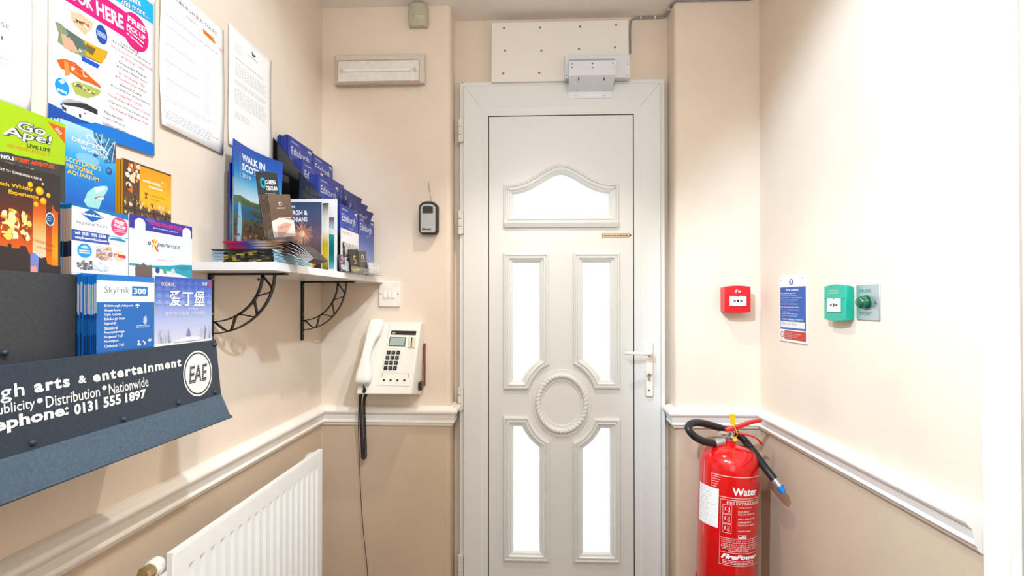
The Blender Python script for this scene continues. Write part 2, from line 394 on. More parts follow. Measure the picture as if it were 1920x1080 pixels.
# outlines on the panel, in photo pixels on the sash plane
YP = YF+.009
def Dp(px, py):
    p = at(px, py, y=YP); return Vector((p.x, p.z))
RC = Dp(1053, 756); ARC = Dp(1053+71, 756).x-RC.x
def arch_loop():
    x0, x1 = Dp(944, 400).x, Dp(1160, 400).x; zb = Dp(1050, 420).y; zs = Dp(1050, 346).y; zt = Dp(1050, 309).y; c = (x0+x1)/2; hw = (x1-x0)/2
    pts = [Vector((x0, zb)), Vector((x1, zb))]
    for k in range(33):
        t = 1-2*k/32; pts.append(Vector((c+hw*t, zs+(zt-zs)*(.5*(1+math.cos(math.pi*t)))**1.5)))
    return pts
def side_loop(left, upper):
    xo = Dp(944 if left else 1162, 600).x; sx = 1 if left else -1; sg = 1 if upper else -1
    ea, eb = Dp(1053+65.4, 756).x-RC.x, RC.y-Dp(1053, 756+77.4).y
    dxi = abs(RC.x-Dp(1029.5 if left else 1074.5, 600).x); dxe = abs(RC.x-Dp(991.5 if left else 1114, 727).x)
    ai, ae = math.acos(dxi/ea), math.acos(min(.99, dxe/ea))
    zfar = Dp(1050, 474).y if upper else Dp(1050, 1053).y
    arc = [Vector((RC.x-sx*ea*math.cos(ai+(ae-ai)*k/8), RC.y+sg*eb*math.sin(ai+(ae-ai)*k/8))) for k in range(9)]
    return [Vector((xo, zfar)), Vector((arc[0].x, zfar))]+arc+[Vector((xo, arc[-1].y))]
def ccw(P):
    a = sum(P[i].x*P[(i+1)%len(P)].y-P[(i+1)%len(P)].x*P[i].y for i in range(len(P)))
    return P if a > 0 else P[::-1]
def inset(P, d):
    n = len(P); out = []
    for i in range(n):
        a = (P[i]-P[i-1]).normalized(); c = (P[(i+1)%n]-P[i]).normalized()
        na, nc = Vector((-a.y, a.x)), Vector((-c.y, c.x)); m = (na+nc).normalized(); out.append(P[i]+m*(d/max(.35, m.dot(na))))
    return out
loops = [('arched', ccw(arch_loop()))]+[(nm, ccw(side_loop(l, u))) for nm, l, u in (('ul', 1, 1), ('ur', 0, 1), ('ll', 1, 0), ('lr', 0, 0))]
# panel with five openings: filled 2D curve turned into a mesh
cu = bpy.data.curves.new('panel', 'CURVE'); cu.dimensions = '2D'; cu.fill_mode = 'BOTH'; cu.extrude = .010
for L in [[Vector(p) for p in ((PX0+.003, PZ0+.003), (PX1-.003, PZ0+.003), (PX1-.003, PZ1-.003), (PX0+.003, PZ1-.003))]]+[inset(P, .012) for _, P in loops]:
    sp = cu.splines.new('POLY'); sp.points.add(len(L)-1); sp.use_cyclic_u = True
    for q, p in zip(sp.points, L): q.co = (p.x, p.y, 0, 1)
to = bpy.data.objects.new('panel', cu); me = to.to_mesh()
pm = MB(); pm.add([(v.co.x, YP+.010-v.co.z, v.co.y) for v in me.vertices], [tuple(p.vertices) for p in me.polygons], UPVC)
to.to_mesh_clear(); bpy.data.objects.remove(to); pm.build('door_panel', d1, world=True)
PANE = bpy.data.materials.new('obscured_glass'); PANE.use_nodes = True; nt = PANE.node_tree; pb = nt.nodes['Principled BSDF']
tr = nt.nodes.new('ShaderNodeBsdfTransparent'); tl = nt.nodes.new('ShaderNodeBsdfTranslucent'); gl = nt.nodes.new('ShaderNodeBsdfGlossy'); gl.inputs['Roughness'].default_value = .15
m1 = nt.nodes.new('ShaderNodeMixShader'); m1.inputs[0].default_value = .3; m2 = nt.nodes.new('ShaderNodeMixShader'); m2.inputs[0].default_value = .05
nz = nt.nodes.new('ShaderNodeTexNoise'); nz.inputs['Scale'].default_value = 60; bm_ = nt.nodes.new('ShaderNodeBump'); bm_.inputs['Strength'].default_value = .3
nt.links.new(nz.outputs['Fac'], bm_.inputs['Height']); nt.links.new(bm_.outputs['Normal'], gl.inputs['Normal'])
nt.links.new(tr.outputs[0], m1.inputs[1]); nt.links.new(tl.outputs[0], m1.inputs[2]); nt.links.new(m1.outputs[0], m2.inputs[1]); nt.links.new(gl.outputs[0], m2.inputs[2])
nt.links.new(m2.outputs[0], nt.nodes['Material Output'].inputs['Surface'])
mprof = [(0, 0), (0, -.006), (.003, -.010), (.008, -.011), (.010, -.006), (.013, -.006), (.016, -.010), (.019, -.010), (.022, -.004), (.029, -.002), (.0355, .004)]
labs = {'arched': 'arched window with a bell-shaped top', 'ul': 'tall window left of the door, upper pair', 'ur': 'tall window on the handle side, upper pair', 'll': 'tall window, hinge side, lower pair', 'lr': 'tall window, handle side, lower pair'}
for nm, P in loops:
    b = MB(); n = len(P); rings = []
    gi = .0355
    for d, y in mprof: rings.append([(p.x, YP+y, p.y) for p in inset(P, d)])
    rings.append([(x, YP+.02, z) for x, _, z in rings[-1]])
    b.loft(rings, UPVC, caps=False); wf = b.build('window_moulding', d1, world=True)
    if nm == 'arched':
        q = MB(); x0, x1 = P[0].x, P[1].x; z = P[0].y
        if x0 > x1: x0, x1 = x1, x0
        q.hexa([(x0+.002, YP-.0005, z-.013), (x1-.002, YP-.0005, z-.013), (x1, YP, z+.002), (x0, YP, z+.002)][:0] or [(x0+.004, YP-.010, z-.013), (x1-.004, YP-.010, z-.013), (x1-.004, YP, z-.013), (x0+.004, YP, z-.013)], [(x0-.001, YP-.017, z+.004), (x1+.001, YP-.017, z+.004), (x1+.001, YP, z+.004), (x0-.001, YP, z+.004)], UPVC)
        q.build('drip_sill', d1, world=True, bevel=.0015)
    g = MB(); L = inset(P, .034); g.add([(p.x, YP+.006, p.y) for p in L]+[(p.x, YP+.012, p.y) for p in L], [tuple(range(n)), tuple(range(2*n-1, n-1, -1))], PANE)
    g.build('pane', wf)
# rope ring
b = MB(); cx, cz = RC; rx = Dp(1053+45, 756).x-cx; rz_ = cz-Dp(1053, 756+52).y
N = 240; TW = 42
rings = []
for i in range(N):
    a = 2*math.pi*i/N; ca, sa = math.cos(a), math.sin(a); nn = Vector((ca, 0, sa)); c0 = Vector((cx+rx*ca, YP-.004, cz+rz_*sa)); ring = []
    for j in range(16):
        q = 2*math.pi*j/16; rr = .0095*(1+.26*abs(math.sin(q+a*TW/2)))-.0012
        ring.append(c0+nn*(rr*math.cos(q))+Vector((0, -1, 0))*(rr*math.sin(q)))
    rings.append(ring)
rings.append(rings[0]); b.loft(rings, UPVC, caps=False); b.build('rope_ring', d1, world=True, smooth=True)
b = MB(); rr_ = []
for f, y in ((1.30, .0), (1.27, -.0028), (1.0, -.0032), (.76, -.0028), (.73, 0)): rr_.append([(cx+rx*(1+(f-1)*.8)*math.cos(2*math.pi*i/64), YP+y, cz+rz_*(1+(f-1)*.8)*math.sin(2*math.pi*i/64)) for i in range(64)])
b.loft(rr_, UPVC, caps=False); b.build('ring_base', d1, world=True, smooth=True)
for px_, py_, r_ in ((867, 154.5, .0022), (859, 156, .0012)):
    q_ = at(px_, py_, y=1.8838); b = MB(); b.lathe([(r_, 0), (r_, .0006)], 10, (q_.x, 1.8838, q_.z), BLACK, axis='y'); b.build('screw_hole', d1, world=True)
# mitre lines on sash corners
MIT = mat('joint_grey', 'b5b2aa', .6)
b = MB()
b.tube([(SX0+.002, YF-.0001, SZ1-.002), (IX0, YF-.0001, IZ1)], .0005, 4, MIT); b.tube([(SX1-.002, YF-.0001, SZ1-.002), (IX1, YF-.0001, IZ1)], .0005, 4, MIT); b.build('mitre_joint', d1, world=True)
# handle
hp = MB(); x0, z0 = D(1209, 742); x1, z1 = D(1224, 640)
hp.loft([[((x0+x1)/2+(x1-x0)/2*sx*s, YF-dy, zz) for sx, zz in ((-1, z0+.004), (-.8, z0), (.8, z0), (1, z0+.004), (1, z1-.004), (.8, z1), (-.8, z1), (-1, z1-.004))] for s, dy in ((1, 0), (1, .006), (.8, .010))], WOODW)
hd = hp.build('handle', d1, world=True, smooth=True)
hx, hz = D(1216, 660); tip = D(1172, 662, YF-.05)
b = MB(); b.tube(smooth_path([(hx, YF-.006, hz), (hx, YF-.035, hz), (hx-.008, YF-.048, hz), (hx-.03, YF-.050, hz-.001), (tip[0], YF-.050, tip[1])], 6), [.0085]*12+[.0075]*6+[.006]*6+[.0055], 12, WOODW)
b.build('lever', hd, smooth=True)
kx, kz = D(1216, 703)
b = MB(); b.lathe([(.0085, .009), (.0085, .0125), (.007, .0128), (.0068, .011)], 20, (kx, YF, kz), STEEL, axis='y'); b.box(kx-.0045, kx+.0045, YF-.0115, YF-.009, kz-.02, kz-.004, STEEL); b.box(kx-.0008, kx+.0008, YF-.0133, YF-.010, kz-.004, kz+.004, BLACK); b.build('lock_cylinder', hd, smooth=True)
for py in (667, 731):
    sx, sz = D(1216, py); b = MB(); b.lathe([(.003, .009), (.003, .0108), (.0012, .0108), (.001, .010)], 12, (sx, YF, sz), SCREW, axis='y'); b.build('screw', hd)
# hinges
HI = mat('hinge_cap', 'dddad2', .35)
for pa, pb_ in ((224, 268), (395, 440), (726, 770), (1040, 1084)):
    z1, z0 = D(862, pa)[1], D(862, pb_)[1]; hxx = D(862.5, 400)[0]
    b = MB()
    n = 3
    for k in range(n):
        a = z0+(z1-z0)*k/n+.001; c = z0+(z1-z0)*(k+1)/n-.001
        b.lathe([(.0075, a), (.0075, c)], 14, (hxx, YF-.002, 0), HI)
    b.box(hxx, hxx+.012, YF-.004, YF+.010, z0+.004, z1-.004, HI)
    b.build('hinge', d1, world=True, smooth=True)
# sticker
x0, z0 = D(1129, 445.5, YP); x1, z1 = D(1184, 437.5, YP)
p = Print(x1-x0, z1-z0); p.rect(0, 0, .93, 1, 'b98a4a'); p.rect(.02, .15, .92, .85, 'f2e4c8'); p.poly([(.92, 0), (1, .5), (.92, 1)], '5a3a1c'); p.words(.06, .88, .38, .8, 1, '7c5a34', t=.6, ragged=0)
st = p.build('sticker', d1, loc=Vector((x0, YP-.0006, z0))-d1.location); st['label'] = 'small wooden-toned arrow sticker'

# board above the door
YBO = 1.872
x0, x1 = at(921, 90, y=YBO).x, at(1179, 90, y=YBO).x
zt0, zt1 = at(921, 42, y=YBO).z, at(1179, 36, y=YBO).z; zb = at(1050, 152, y=YBO).z
BOARD = mat('board_white', 'e9e5dc', .45, var=.01, scale=8)
bd = empty('white_board', ((x0+x1)/2, YD, zb), 'white painted wooden board screwed to the wall above the white door', 'board')
b = MB(); b.hexa([(x0, YBO, zb), (x1, YBO, zb), (x1, YD-.0005, zb), (x0, YD-.0005, zb)], [(x0, YBO, min(zt0, ZC-.001)), (x1, YBO, min(zt1, ZC-.001)), (x1, YD-.0005, min(zt1, ZC-.001)), (x0, YD-.0005, min(zt0, ZC-.001))], BOARD)
b.build('panel', bd, world=True, bevel=.003)
for px, py in ((945, 53), (1012.5, 52), (1087.5, 50), (1155, 47), (947, 95), (1015, 95), (1085.5, 92), (1153.5, 89), (943.5, 138), (1011, 137)):
    p = at(px, py, y=YBO); screw_at(bd, (p.x, YBO, p.z), .0042)
# magnetic lock
mg = empty('magnetic_lock', (at(1120, 105, y=YBO).x, YBO, at(1120, 145, y=YBO).z), 'steel magnetic lock with angled bracket over the top corner of the door', 'door lock')
ALU = mat('anodised_aluminium', 'dde2e6', .38, .25, var=.02)
Ym = YBO-.030; xa = at(1059, 120, y=Ym).x; xb = at(1181, 120, y=Ym).x; za = at(1120, 146, y=Ym).z; zb2 = at(1120, 103, y=Ym).z
b = MB(); b.box(xa, xb, Ym, YBO-.0003, za, zb2, ALU); b.build('magnet_body', mg, world=True, bevel=.0015)
for px, py, r in ((1177, 121, .0015), (1177, 142, .002), (1062, 142, .002)):
    p = at(px, py, y=Ym); b = MB(); b.lathe([(r, 0), (r, .0006)], 8, (p.x, Ym, p.z), BLACK, axis='y'); b.build('screw_hole', mg, world=True)
LED = mat('red_led', 'ff3020', .3, emit=6)
p = at(1160, 143, y=Ym); b = MB(); b.lathe([(.0022, 0), (.0018, .0012), (.0005, .0018)], 10, (p.x, Ym, p.z), LED, axis='y'); b.build('indicator_led', mg, world=True)
Ya = Ym-.03; xa = at(1067, 120, y=Ya).x; xb = at(1154, 120, y=Ya).x; zt = at(1110, 114, y=Ya).z; zm = at(1110, 141, y=Ya).z; zl = at(1110, 172, y=YF-.003).z; ze = at(1110, 184, y=YF-.003).z
b = MB(); tck = .0022
b.hexa([(xa, Ya, zt-.001), (xb, Ya, zt-.001), (xb, Ym-.001, zt-.001), (xa, Ym-.001, zt-.001)], [(xa+.001, Ya+.011, zt+.012), (xb-.001, Ya+.011, zt+.012), (xb-.001, Ym-.001, zt+.012), (xa+.001, Ym-.001, zt+.012)], mat('painted_sheen_steel', 'b4c4cc', .4, .2)); b.box(xa, xb, Ya, Ya+tck, zm, zt, ALU)  # top chamfer: pale blue reflection painted into its colour
lw = [(xa-.001, xb-.001), (at(1065, 172, y=YF-.003).x, at(1147, 172, y=YF-.003).x)]
b.hexa([(lw[1][0], YF-.003, zl), (lw[1][1], YF-.003, zl), (lw[1][1], YF-.0006, zl), (lw[1][0], YF-.0006, zl)], [(xa, Ya, zm), (xb, Ya, zm), (xb, Ya+.0024, zm), (xa, Ya+.0024, zm)], ALU)
b.box(lw[1][0], lw[1][1], YF-.003, YF-.0006, ze, zl, ALU)
b.box(xa+.002, xb-.002, Ya+.012, Ym-.0005, zm+.002, zt-.003, STEEL)
br = b.build('angle_bracket', mg, world=True)
for px, py, r in ((1073, 120, .0019), (1073, 127, .0019), (1149.5, 119, .0019), (1149.5, 126, .0019), (1111, 127, .0019), (1111, 119, .0026)):
    p = at(px, py, y=Ya); b = MB(); b.lathe([(r, 0), (r, .0006)], 10, (p.x, Ya, p.z), BLACK, axis='y'); b.build('screw_hole', br)
for px in (1086, 1133):
    b = MB(); p = at(px, 146, y=Ya+.005); q = at(px-1.5, 151, y=Ya+.011); b.tube([(p.x, p.y-.001, p.z), (q.x, q.y-.001, q.z)], .0018, 6, BLACK); b.build('slot', br)
for px in (1079, 1132):
    p = at(px, 179.5, y=YF-.003); b = MB(); b.lathe([(.002, 0), (.002, .0008)], 10, (p.x, YF-.003, p.z), SCREW, axis='y'); b.build('screw', br)
# grey cable by the ceiling
CAB = mat('grey_cable', '8f8e90', .5)
zc = ZC-.006
A = at(1183, 42, y=YD-.006)
pth = smooth_path([(A.x-.002, YD-.006, at(1183, 100, y=YD-.006).z), (A.x-.002, YD-.006, A.z-.01), (A.x+.012, YD-.006, zc-.002), (GR-.06, YD-.006, zc), (GR-.02, YD-.008, zc), (GR-.008, YD-.03, zc), (GR-.006, YB+.02, zc), (GR+.006, YB-.006, zc), (GR+.03, YB-.007, zc), (XR-.03, YB-.007, zc)], 6)
cb = MB().tube(pth, .0032, 8, CAB).build('cable', smooth=True); tag(cb, 'thin grey cable clipped along the ceiling edge above the door', 'cable')
for x, y in ((A.x+.035, YD), (GR-.045, YD)):
    b = MB(); b.box(x-.002, x+.002, y-.0105, y-.0005, zc-.005, zc+.005, WOODW); b.build('cable_clip', cb)
b = MB(); b.box(GR-.0112, GR-.0005, YD-.062, YD-.058, zc-.005, zc+.005, WOODW); b.build('cable_clip', cb)
# ================================================================ THINGS ON THE END WALL
# ---- emergency light
IV = mat('aged_ivory_plastic', 'cfc3b4', .4, var=.06, scale=40)
LENS = mat('frosted_lens', 'e6e2da', .3, var=.04, scale=60, bump=.5, bscale=350, coat=.3)
TUBE = mat('lamp_tube', 'ecebea', .5)
yb = YB-.0005; dep = .052
fx0, fx1 = at(632, 130, y=YB-dep).x, at(787, 130, y=YB-dep).x; wx1 = at(797.5, 130, y=YB-.012).x; wx0 = at(631, 130, y=YB).x
fz1 = at(700, 112, y=YB-dep).z; fz0 = at(700, 154, y=YB-dep).z; wz1 = at(700, 105, y=YB).z; wz0 = at(700, 159.5, y=YB-.012).z
el = empty('emergency_light', ((wx0+wx1)/2, YB, wz0), 'long ivory emergency bulkhead light with ribbed clear cover, left of the door', 'light')
b = MB(); b.box(wx0-.002, wx1, YB-.014, yb, wz0, wz1, IV); b.build('base_plate', el, world=True, bevel=.004)
b = MB(); b.hexa([(wx0, YB-.0145, wz0+.001), (wx1-.002, YB-.0145, wz0+.001), (wx1-.002, YB-.0145, wz1-.002), (wx0, YB-.0145, wz1-.002)], [(fx0, YB-dep, fz0), (fx1, YB-dep, fz0), (fx1, YB-dep, fz1), (fx0, YB-dep, fz1)], LENS); cv = b.build('ribbed_cover', el, world=True, bevel=.003)
RIM = mat('cover_rim', 'b5a596', .45, var=.08, scale=60)
b = MB(); e = .0035
for (x0, x1, z0, z1) in ((fx0, fx1, fz1-e, fz1), (fx0, fx1, fz0, fz0+e), (fx0, fx0+e, fz0+e, fz1-e), (fx1-e, fx1, fz0+e, fz1-e)): b.box(x0, x1, YB-dep-.0015, YB-dep-.0001, z0, z1, RIM)
b.build('cover_edge', cv)
zm = (fz0+fz1)/2+.002
b = MB(); b.tube([(fx0+.022, YB-dep-.0002, zm), (fx1-.03, YB-dep-.0002, zm)], .0065, 10, TUBE); b.build('fluorescent_tube', el, world=True, smooth=True)
for x in (fx0+.012, fx1-.022):
    b = MB(); b.box(x, x+.010, YB-dep-.0035, YB-dep-.0002, zm-.006, zm+.006, IV); b.build('tube_holder', el, world=True, bevel=.001)
p = at(772, 152, y=YB-dep); b = MB(); b.lathe([(.0022, 0), (.0018, .002), (.0005, .0028)], 10, (p.x, YB-dep, p.z), mat('red_led', 'ff3020')); b.build('indicator_led', el, world=True)

# ---- motion detector
PIRM = mat('yellowed_plastic', 'bdb79b', .5, var=.05, scale=60)
px0, px1 = at(764, 30, y=YB-.03).x, at(801, 30, y=YB-.03).x; pz1 = at(780, 4, y=YB-.03).z; pz0 = at(780, 49, y=YB-.02).z
pir = empty('motion_detector', ((px0+px1)/2, YB, pz0), 'small yellowed alarm motion detector under the ceiling', 'detector')
def pirsec(z, f, dp):
    c = (px0+px1)/2; hw = (px1-px0)/2*f; r = []
    for k in range(11): a = math.pi*k/10; r.append((c-hw*math.cos(a)*(1 if k not in (0, 10) else 1), yb-.006-dp*math.sin(a)**.6, z))
    return [(c-hw, yb, z)]+r+[(c+hw, yb, z)]
b = MB(); hgt = pz1-pz0
b.loft([pirsec(pz0+hgt*t, f, d) for t, f, d in ((0, .9, .018), (.04, .95, .02), (.25, 1, .036), (.5, 1, .038), (.85, 1, .036), (.95, .9, .028), (1, .75, .018))], PIRM)
b.build('housing', pir, world=True, smooth=True)
b = MB(); c = (px0+px1)/2
b.loft([[(c+(px1-px0)/2*.6*s, yb-.006-.037*math.sqrt(max(0, 1-(s*.6)**2))**.6-(.0018 if abs(s) < .99 else 0), z) for s in (-1, -.95, -.5, 0, .5, .95, 1)]+[(c+(px1-px0)/2*.6, yb-.02, z), (c-(px1-px0)/2*.6, yb-.02, z)] for z in (pz0+hgt*.36, pz0+hgt*.88)], mat('pir_lens', 'b4b1a0', .35))
b.build('sensor_lens', pir, world=True)
p = at(776, 33, y=YB-.045); b = MB(); b.lathe([(.001, 0), (.001, .001)], 8, (p.x, YB-.0435, p.z), BLACK, axis='y'); b.build('indicator_dot', pir, world=True)

# ---- light switch
sx0, sz0 = at(711.5, 575, y=YB).x, at(730, 575, y=YB).z; sx1, sz1 = at(751.5, 528, y=YB).x, at(730, 528, y=YB).z
SWM = mat('white_switch_plastic', 'eee9df', .35)
sw = empty('light_switch', ((sx0+sx1)/2, YB, sz0), 'white three-gang light switch under the far end of the shelf', 'switch')
b = MB(); b.box(sx0, sx1, YB-.009, yb, sz0, sz1, SWM); b.build('switch_plate', sw, world=True, bevel=.0025)
for f in (.30, .50, .70):
    c = sx0+(sx1-sx0)*f; m = (sz0+sz1)/2; w2 = (sx1-sx0)*.062; h2 = .0135
    b = MB(); b.hexa([(c-w2, YB-.0092, m-h2), (c+w2, YB-.0092, m-h2), (c+w2, YB-.0092, m+h2), (c-w2, YB-.0092, m+h2)], [(c-w2, YB-.015, m-h2+.001), (c+w2, YB-.015, m-h2+.001), (c+w2, YB-.0105, m+h2), (c-w2, YB-.0105, m+h2)], SWM)
    b.build('rocker', sw, world=True, bevel=.0008)
for f in (.1, .9): screw_at(sw, (sx0+(sx1-sx0)*f, YB-.009, (sz0+sz1)/2), .0024)

# ---- key safe
kx0, kx1 = at(785.5, 410, y=YB-.035).x, at(820, 410, y=YB-.035).x; kz1, kz0 = at(800, 377, y=YB-.035).z, at(800, 438, y=YB-.035).z
KB = mat('black_rubber', '26221f', .55); KG = mat('grey_metal_face', 'a9aca8', .4, .4, var=.03)
ks = empty('key_safe', ((kx0+kx1)/2, YB, kz0), 'small black and grey key safe with a wire sticking up from its top', 'key safe')
def arched(x0, x1, z0, z1, rise, r, n=9):
    c = (x0+x1)/2; hw = (x1-x0)/2; pts = [(x0+r, z0), (x1-r, z0), (x1, z0+r)]
    for k in range(n+1):
        t = 1-2*k/n; pts.append((c+hw*t*(1 if abs(t) < 1 else 1), z1-rise*abs(t)**3))
    return pts+[(x0, z0+r)]
b = MB(); o = arched(kx0, kx1, kz0, kz1, .014, .008); b.loft([[(x, yb, z) for x, z in o], [(x, YB-.034, z) for x, z in o]][::-1], KB); b.build('case', ks, world=True, bevel=.003, smooth=True)
o = arched(kx0+.006, kx1-.006, kz0+.003, kz1-.010, .012, .004)
b = MB(); b.loft([[(x, YB-.041, z) for x, z in o], [(x, YB-.0345, z) for x, z in o]], KG); fc = b.build('front_cover', ks, world=True, bevel=.0015)
kh = kz1-kz0; kw = kx1-kx0
o = arched(kx0+.014, kx1-.014, kz0+kh*.62, kz0+kh*.84, .004, .001)
b = MB(); b.loft([[(x, YB-.0425, z) for x, z in o], [(x, YB-.0412, z) for x, z in o]], KB); b.build('dial_shutter', fc)
p = Print(kx1-kx0, kh); p.text('Master', .17, .83, .72, .90, '1c1c1c', .035, .35); p.text('LOCK', .52, .905, .73, .93, '1c1c1c', .02); p.build('lettering', fc, loc=(kx0, YB-.0412, kz0))
q0, q1, q2 = at(808, 377, y=YB-.012), at(805, 356, y=YB-.004), at(803, 341, y=YB-.003)
b = MB(); b.tube(smooth_path([(q0.x, YB-.012, kz1-.004), (q0.x-.001, YB-.008, q0.z+.01), (q1.x, YB-.004, q1.z), (q2.x, YB-.003, q2.z)], 4), .0006, 5, KB); b.build('wire', ks, world=True)

# ---- payphone
TL, TR_, BR_, BL = at(697, 606, y=1.765), at(790, 608, y=1.765), at(773, 741, y=1.688), at(667, 738, y=1.688)
TR_.z = TL.z = (TL.z+TR_.z)/2; BR_.z = BL.z = (BR_.z+BL.z)/2
NRM = ((TR_-TL).cross(TL-BL)).normalized();  NRM = NRM if NRM.y < 0 else -NRM
PH = mat('cream_phone_plastic', 'e6e3d8', .38, var=.015, scale=15)
PH2 = mat('cream_handset_plastic', 'eceae0', .3, var=.01)
BLK = mat('black_plastic', '1b1b1c', .35)
ph = empty('payphone', ((BL.x+BR_.x)/2, YB, BL.z), 'cream push-button payphone with handset on the wall beside the door', 'telephone')
def F(u, v, d=0):
    a = TL+(TR_-TL)*u; c = BL+(BR_-BL)*u; return a+(c-a)*v+NRM*d
b = MB()
top = [Vector((TL.x, 1.775, TL.z+.006)), Vector((TR_.x, 1.775, TR_.z+.006))]
wl, wr = BL.x+.012, BR_.x+.004
b.loft([[F(0, 1), F(0, 0), top[0], Vector((wl, yb, TL.z+.002)), Vector((wl, yb, BL.z-.022))], [F(1, 1), F(1, 0), top[1], Vector((wr+.012, yb, TL.z+.002)), Vector((wr, yb, BL.z-.022))]], PH)
body = b.build('housing', ph, world=True, bevel=.004)
def slab(bb, u0, v0, u1, v1, d0, d1, m, ins=0):
    bb.hexa([F(u0, v1, d0), F(u1, v1, d0), F(u1, v0, d0), F(u0, v0, d0)], [F(u0+ins, v1-ins, d1), F(u1-ins, v1-ins, d1), F(u1-ins, v0+ins, d1), F(u0+ins, v0+ins, d1)], m); return bb
# zoom box mapping: face frac from the close view
def Z(zx, zy):
    v = (zy-105)/(565-105); xl = 207+(93-207)*v; xr = 540+(482-540)*v
    return (zx-xl)/(xr-xl), v
def qslab(pts, d0, d1, m, name, par, bevel=0, ins=0):
    q = [Z(*p) for p in pts]; cu_ = sum(a for a, _ in q)/4; cv_ = sum(b_ for _, b_ in q)/4
    bb = MB(); bb.hexa([F(a, c, d0) for a, c in q], [F(a+(cu_-a)*ins, c+(cv_-c)*ins, d1) for a, c in q], m)
    return bb.build(name, par, world=(par is ph), bevel=bevel)
pl = qslab([(240, 508), (468, 514), (505, 278), (300, 272)], .0002, .0016, PH, 'keypad_plate', ph, .0006)
lb = qslab([(335, 178), (503, 182), (508, 155), (340, 152)], .0002, .0018, BLK, 'name_strip', ph)
qslab([(318, 255), (430, 258), (440, 196), (328, 194)], .0002, .001, mat('dark_bezel', '53564f', .4), 'display', ph)
lc = qslab([(325, 251), (424, 254), (432, 200), (334, 198)], .001, .0016, mat('lcd_glass', '9fb0a8', .15), 'display_glass', ph)
cs = qslab([(446, 268), (498, 271), (507, 196), (455, 194)], .0002, .003, mat('pale_yellow_plastic', 'd9d6bd', .4), 'card_slot', ph, .001, .1)
qslab([(469, 262), (476, 262), (482, 198), (475, 198)], .0031, .0038, BLACK, 'slot', cs)
KL = mat('key_label', 'dcdcd8', .5)
for r in range(4):
    for c in range(3):
        x = 297+31.5*c+8*(3-r)/1.0-2; y = 400-34*r
        x = [(298, 330, 362), (303, 336, 369), (311, 344, 376), (319, 351, 384)][r][c]
        k = qslab([(x-13, y+12), (x+12, y+13), (x+15, y-12), (x-10, y-13)], .0017, .006, BLK, 'key', ph, 0, .18)
        bb = MB(); u, v = Z(x+1, y); ch = '1234567890'
        s_ = [['*', '0', '#'], '789', '456', '123'][r][c]
        vs, fs = glyphs(s_, .02); ax = (F(1, v)-F(0, v)).normalized(); ay = (F(u, 0)-F(u, 1)).normalized(); o = F(u, v, .0062)
        bb.add([o+ax*((p_[0]-.3)*.0052)+ay*((p_[1]-.35)*.0052) for p_ in vs], fs, KL); bb.build('key_symbol', k)
for x in (288, 334, 381, 428):
    u, v = Z(x, 476); o = F(u, v, .0016); bb = MB()
    ax = (F(1, v)-F(0, v)).normalized(); ay = (F(u, 0)-F(u, 1)).normalized()
    bb.loft([[o+NRM*d+ax*(r*math.cos(a))+ay*(r*math.sin(a)) for a in [math.pi*2*i/12 for i in range(12)]] for r, d in ((.0036, 0), (.0034, .002), (.0022, .003))], BLK); bb.build('round_button', ph, world=True, smooth=True)
for a, c in (((276, 432), (284, 432)), ((452, 434), (459, 434))):
    pass
bb = MB()
def segl(bb, z0, z1, t, m=BLK):
    a, c = F(*Z(*z0), .0017), F(*Z(*z1), .0017); d = (c-a).normalized(); n_ = d.cross(NRM)*t/2
    bb.add([a-n_, c-n_, c+n_, a+n_], [(0, 1, 2, 3)], m)
for s0, s1, t in (((277, 430), (274, 456), .0014), ((458, 433), (454, 459), .0014), ((277, 430), (458, 433), .0004)): segl(bb, s0, s1, t)
bb.build('button_label_frame', ph, world=True)
bb = MB(); vs, fs = glyphs('BT', .03, .3); u, v = Z(346, 172); ax = (F(1, v)-F(0, v)).normalized(); ay = (F(u, 0)-F(u, 1)).normalized(); o = F(u, v, .0021)
bb.add([o+ax*p_[0]*.009+ay*p_[1]*.0065 for p_ in vs], fs, KL); bb.build('lettering', lb)
segs = MB(); segl(segs, (330, 105), (300, 270), .0006, mat('seam', 'a8a69c', .6)); segl(segs, (303, 270), (512, 276), .0005, mat('seam')); segl(segs, (540, 110), (480, 562), .0006, mat('seam')); segs.build('seam', ph, world=True)
# handset: lofted along its length
ax = (F(1, .5)-F(0, .5)).normalized(); ay = (F(.2, 0)-F(.2, 1)).normalized()
secs = [  # v, centre u, half width, base, thickness
 (-.035, .135, .008, .020, .008), (-.03, .14, .019, .014, .022), (0, .145, .025, .008, .034), (.1, .145, .026, .006, .038), (.20, .138, .024, .010, .034), (.27, .118, .017, .020, .024), (.36, .108, .0145, .026, .019), (.5, .105, .014, .027, .019), (.60, .105, .015, .024, .021), (.67, .118, .021, .014, .030), (.74, .128, .026, .006, .038), (.84, .13, .0265, .006, .036), (.87, .13, .022, .008, .028), (.885, .13, .010, .012, .014)]
rings = []
for v, u, hw, b0, th in secs:
    c = F(u, v, b0+th/2+.002); rings.append([c+ax*(hw*math.copysign(abs(math.cos(a))**.6, math.cos(a)))+NRM*(th/2*math.copysign(abs(math.sin(a))**.6, math.sin(a))) for a in [2*math.pi*i/20 for i in range(20)]])
rings = [rings[0]]+rings[1:]
bb = MB(); bb.loft(rings, PH2); hs = bb.build('handset', ph, world=True, smooth=True); m_ = hs.modifiers.new('smooth', 'SUBSURF'); m_.levels = 1; m_.render_levels = 1
CORD = mat('black_cord', '1d2024', .45)
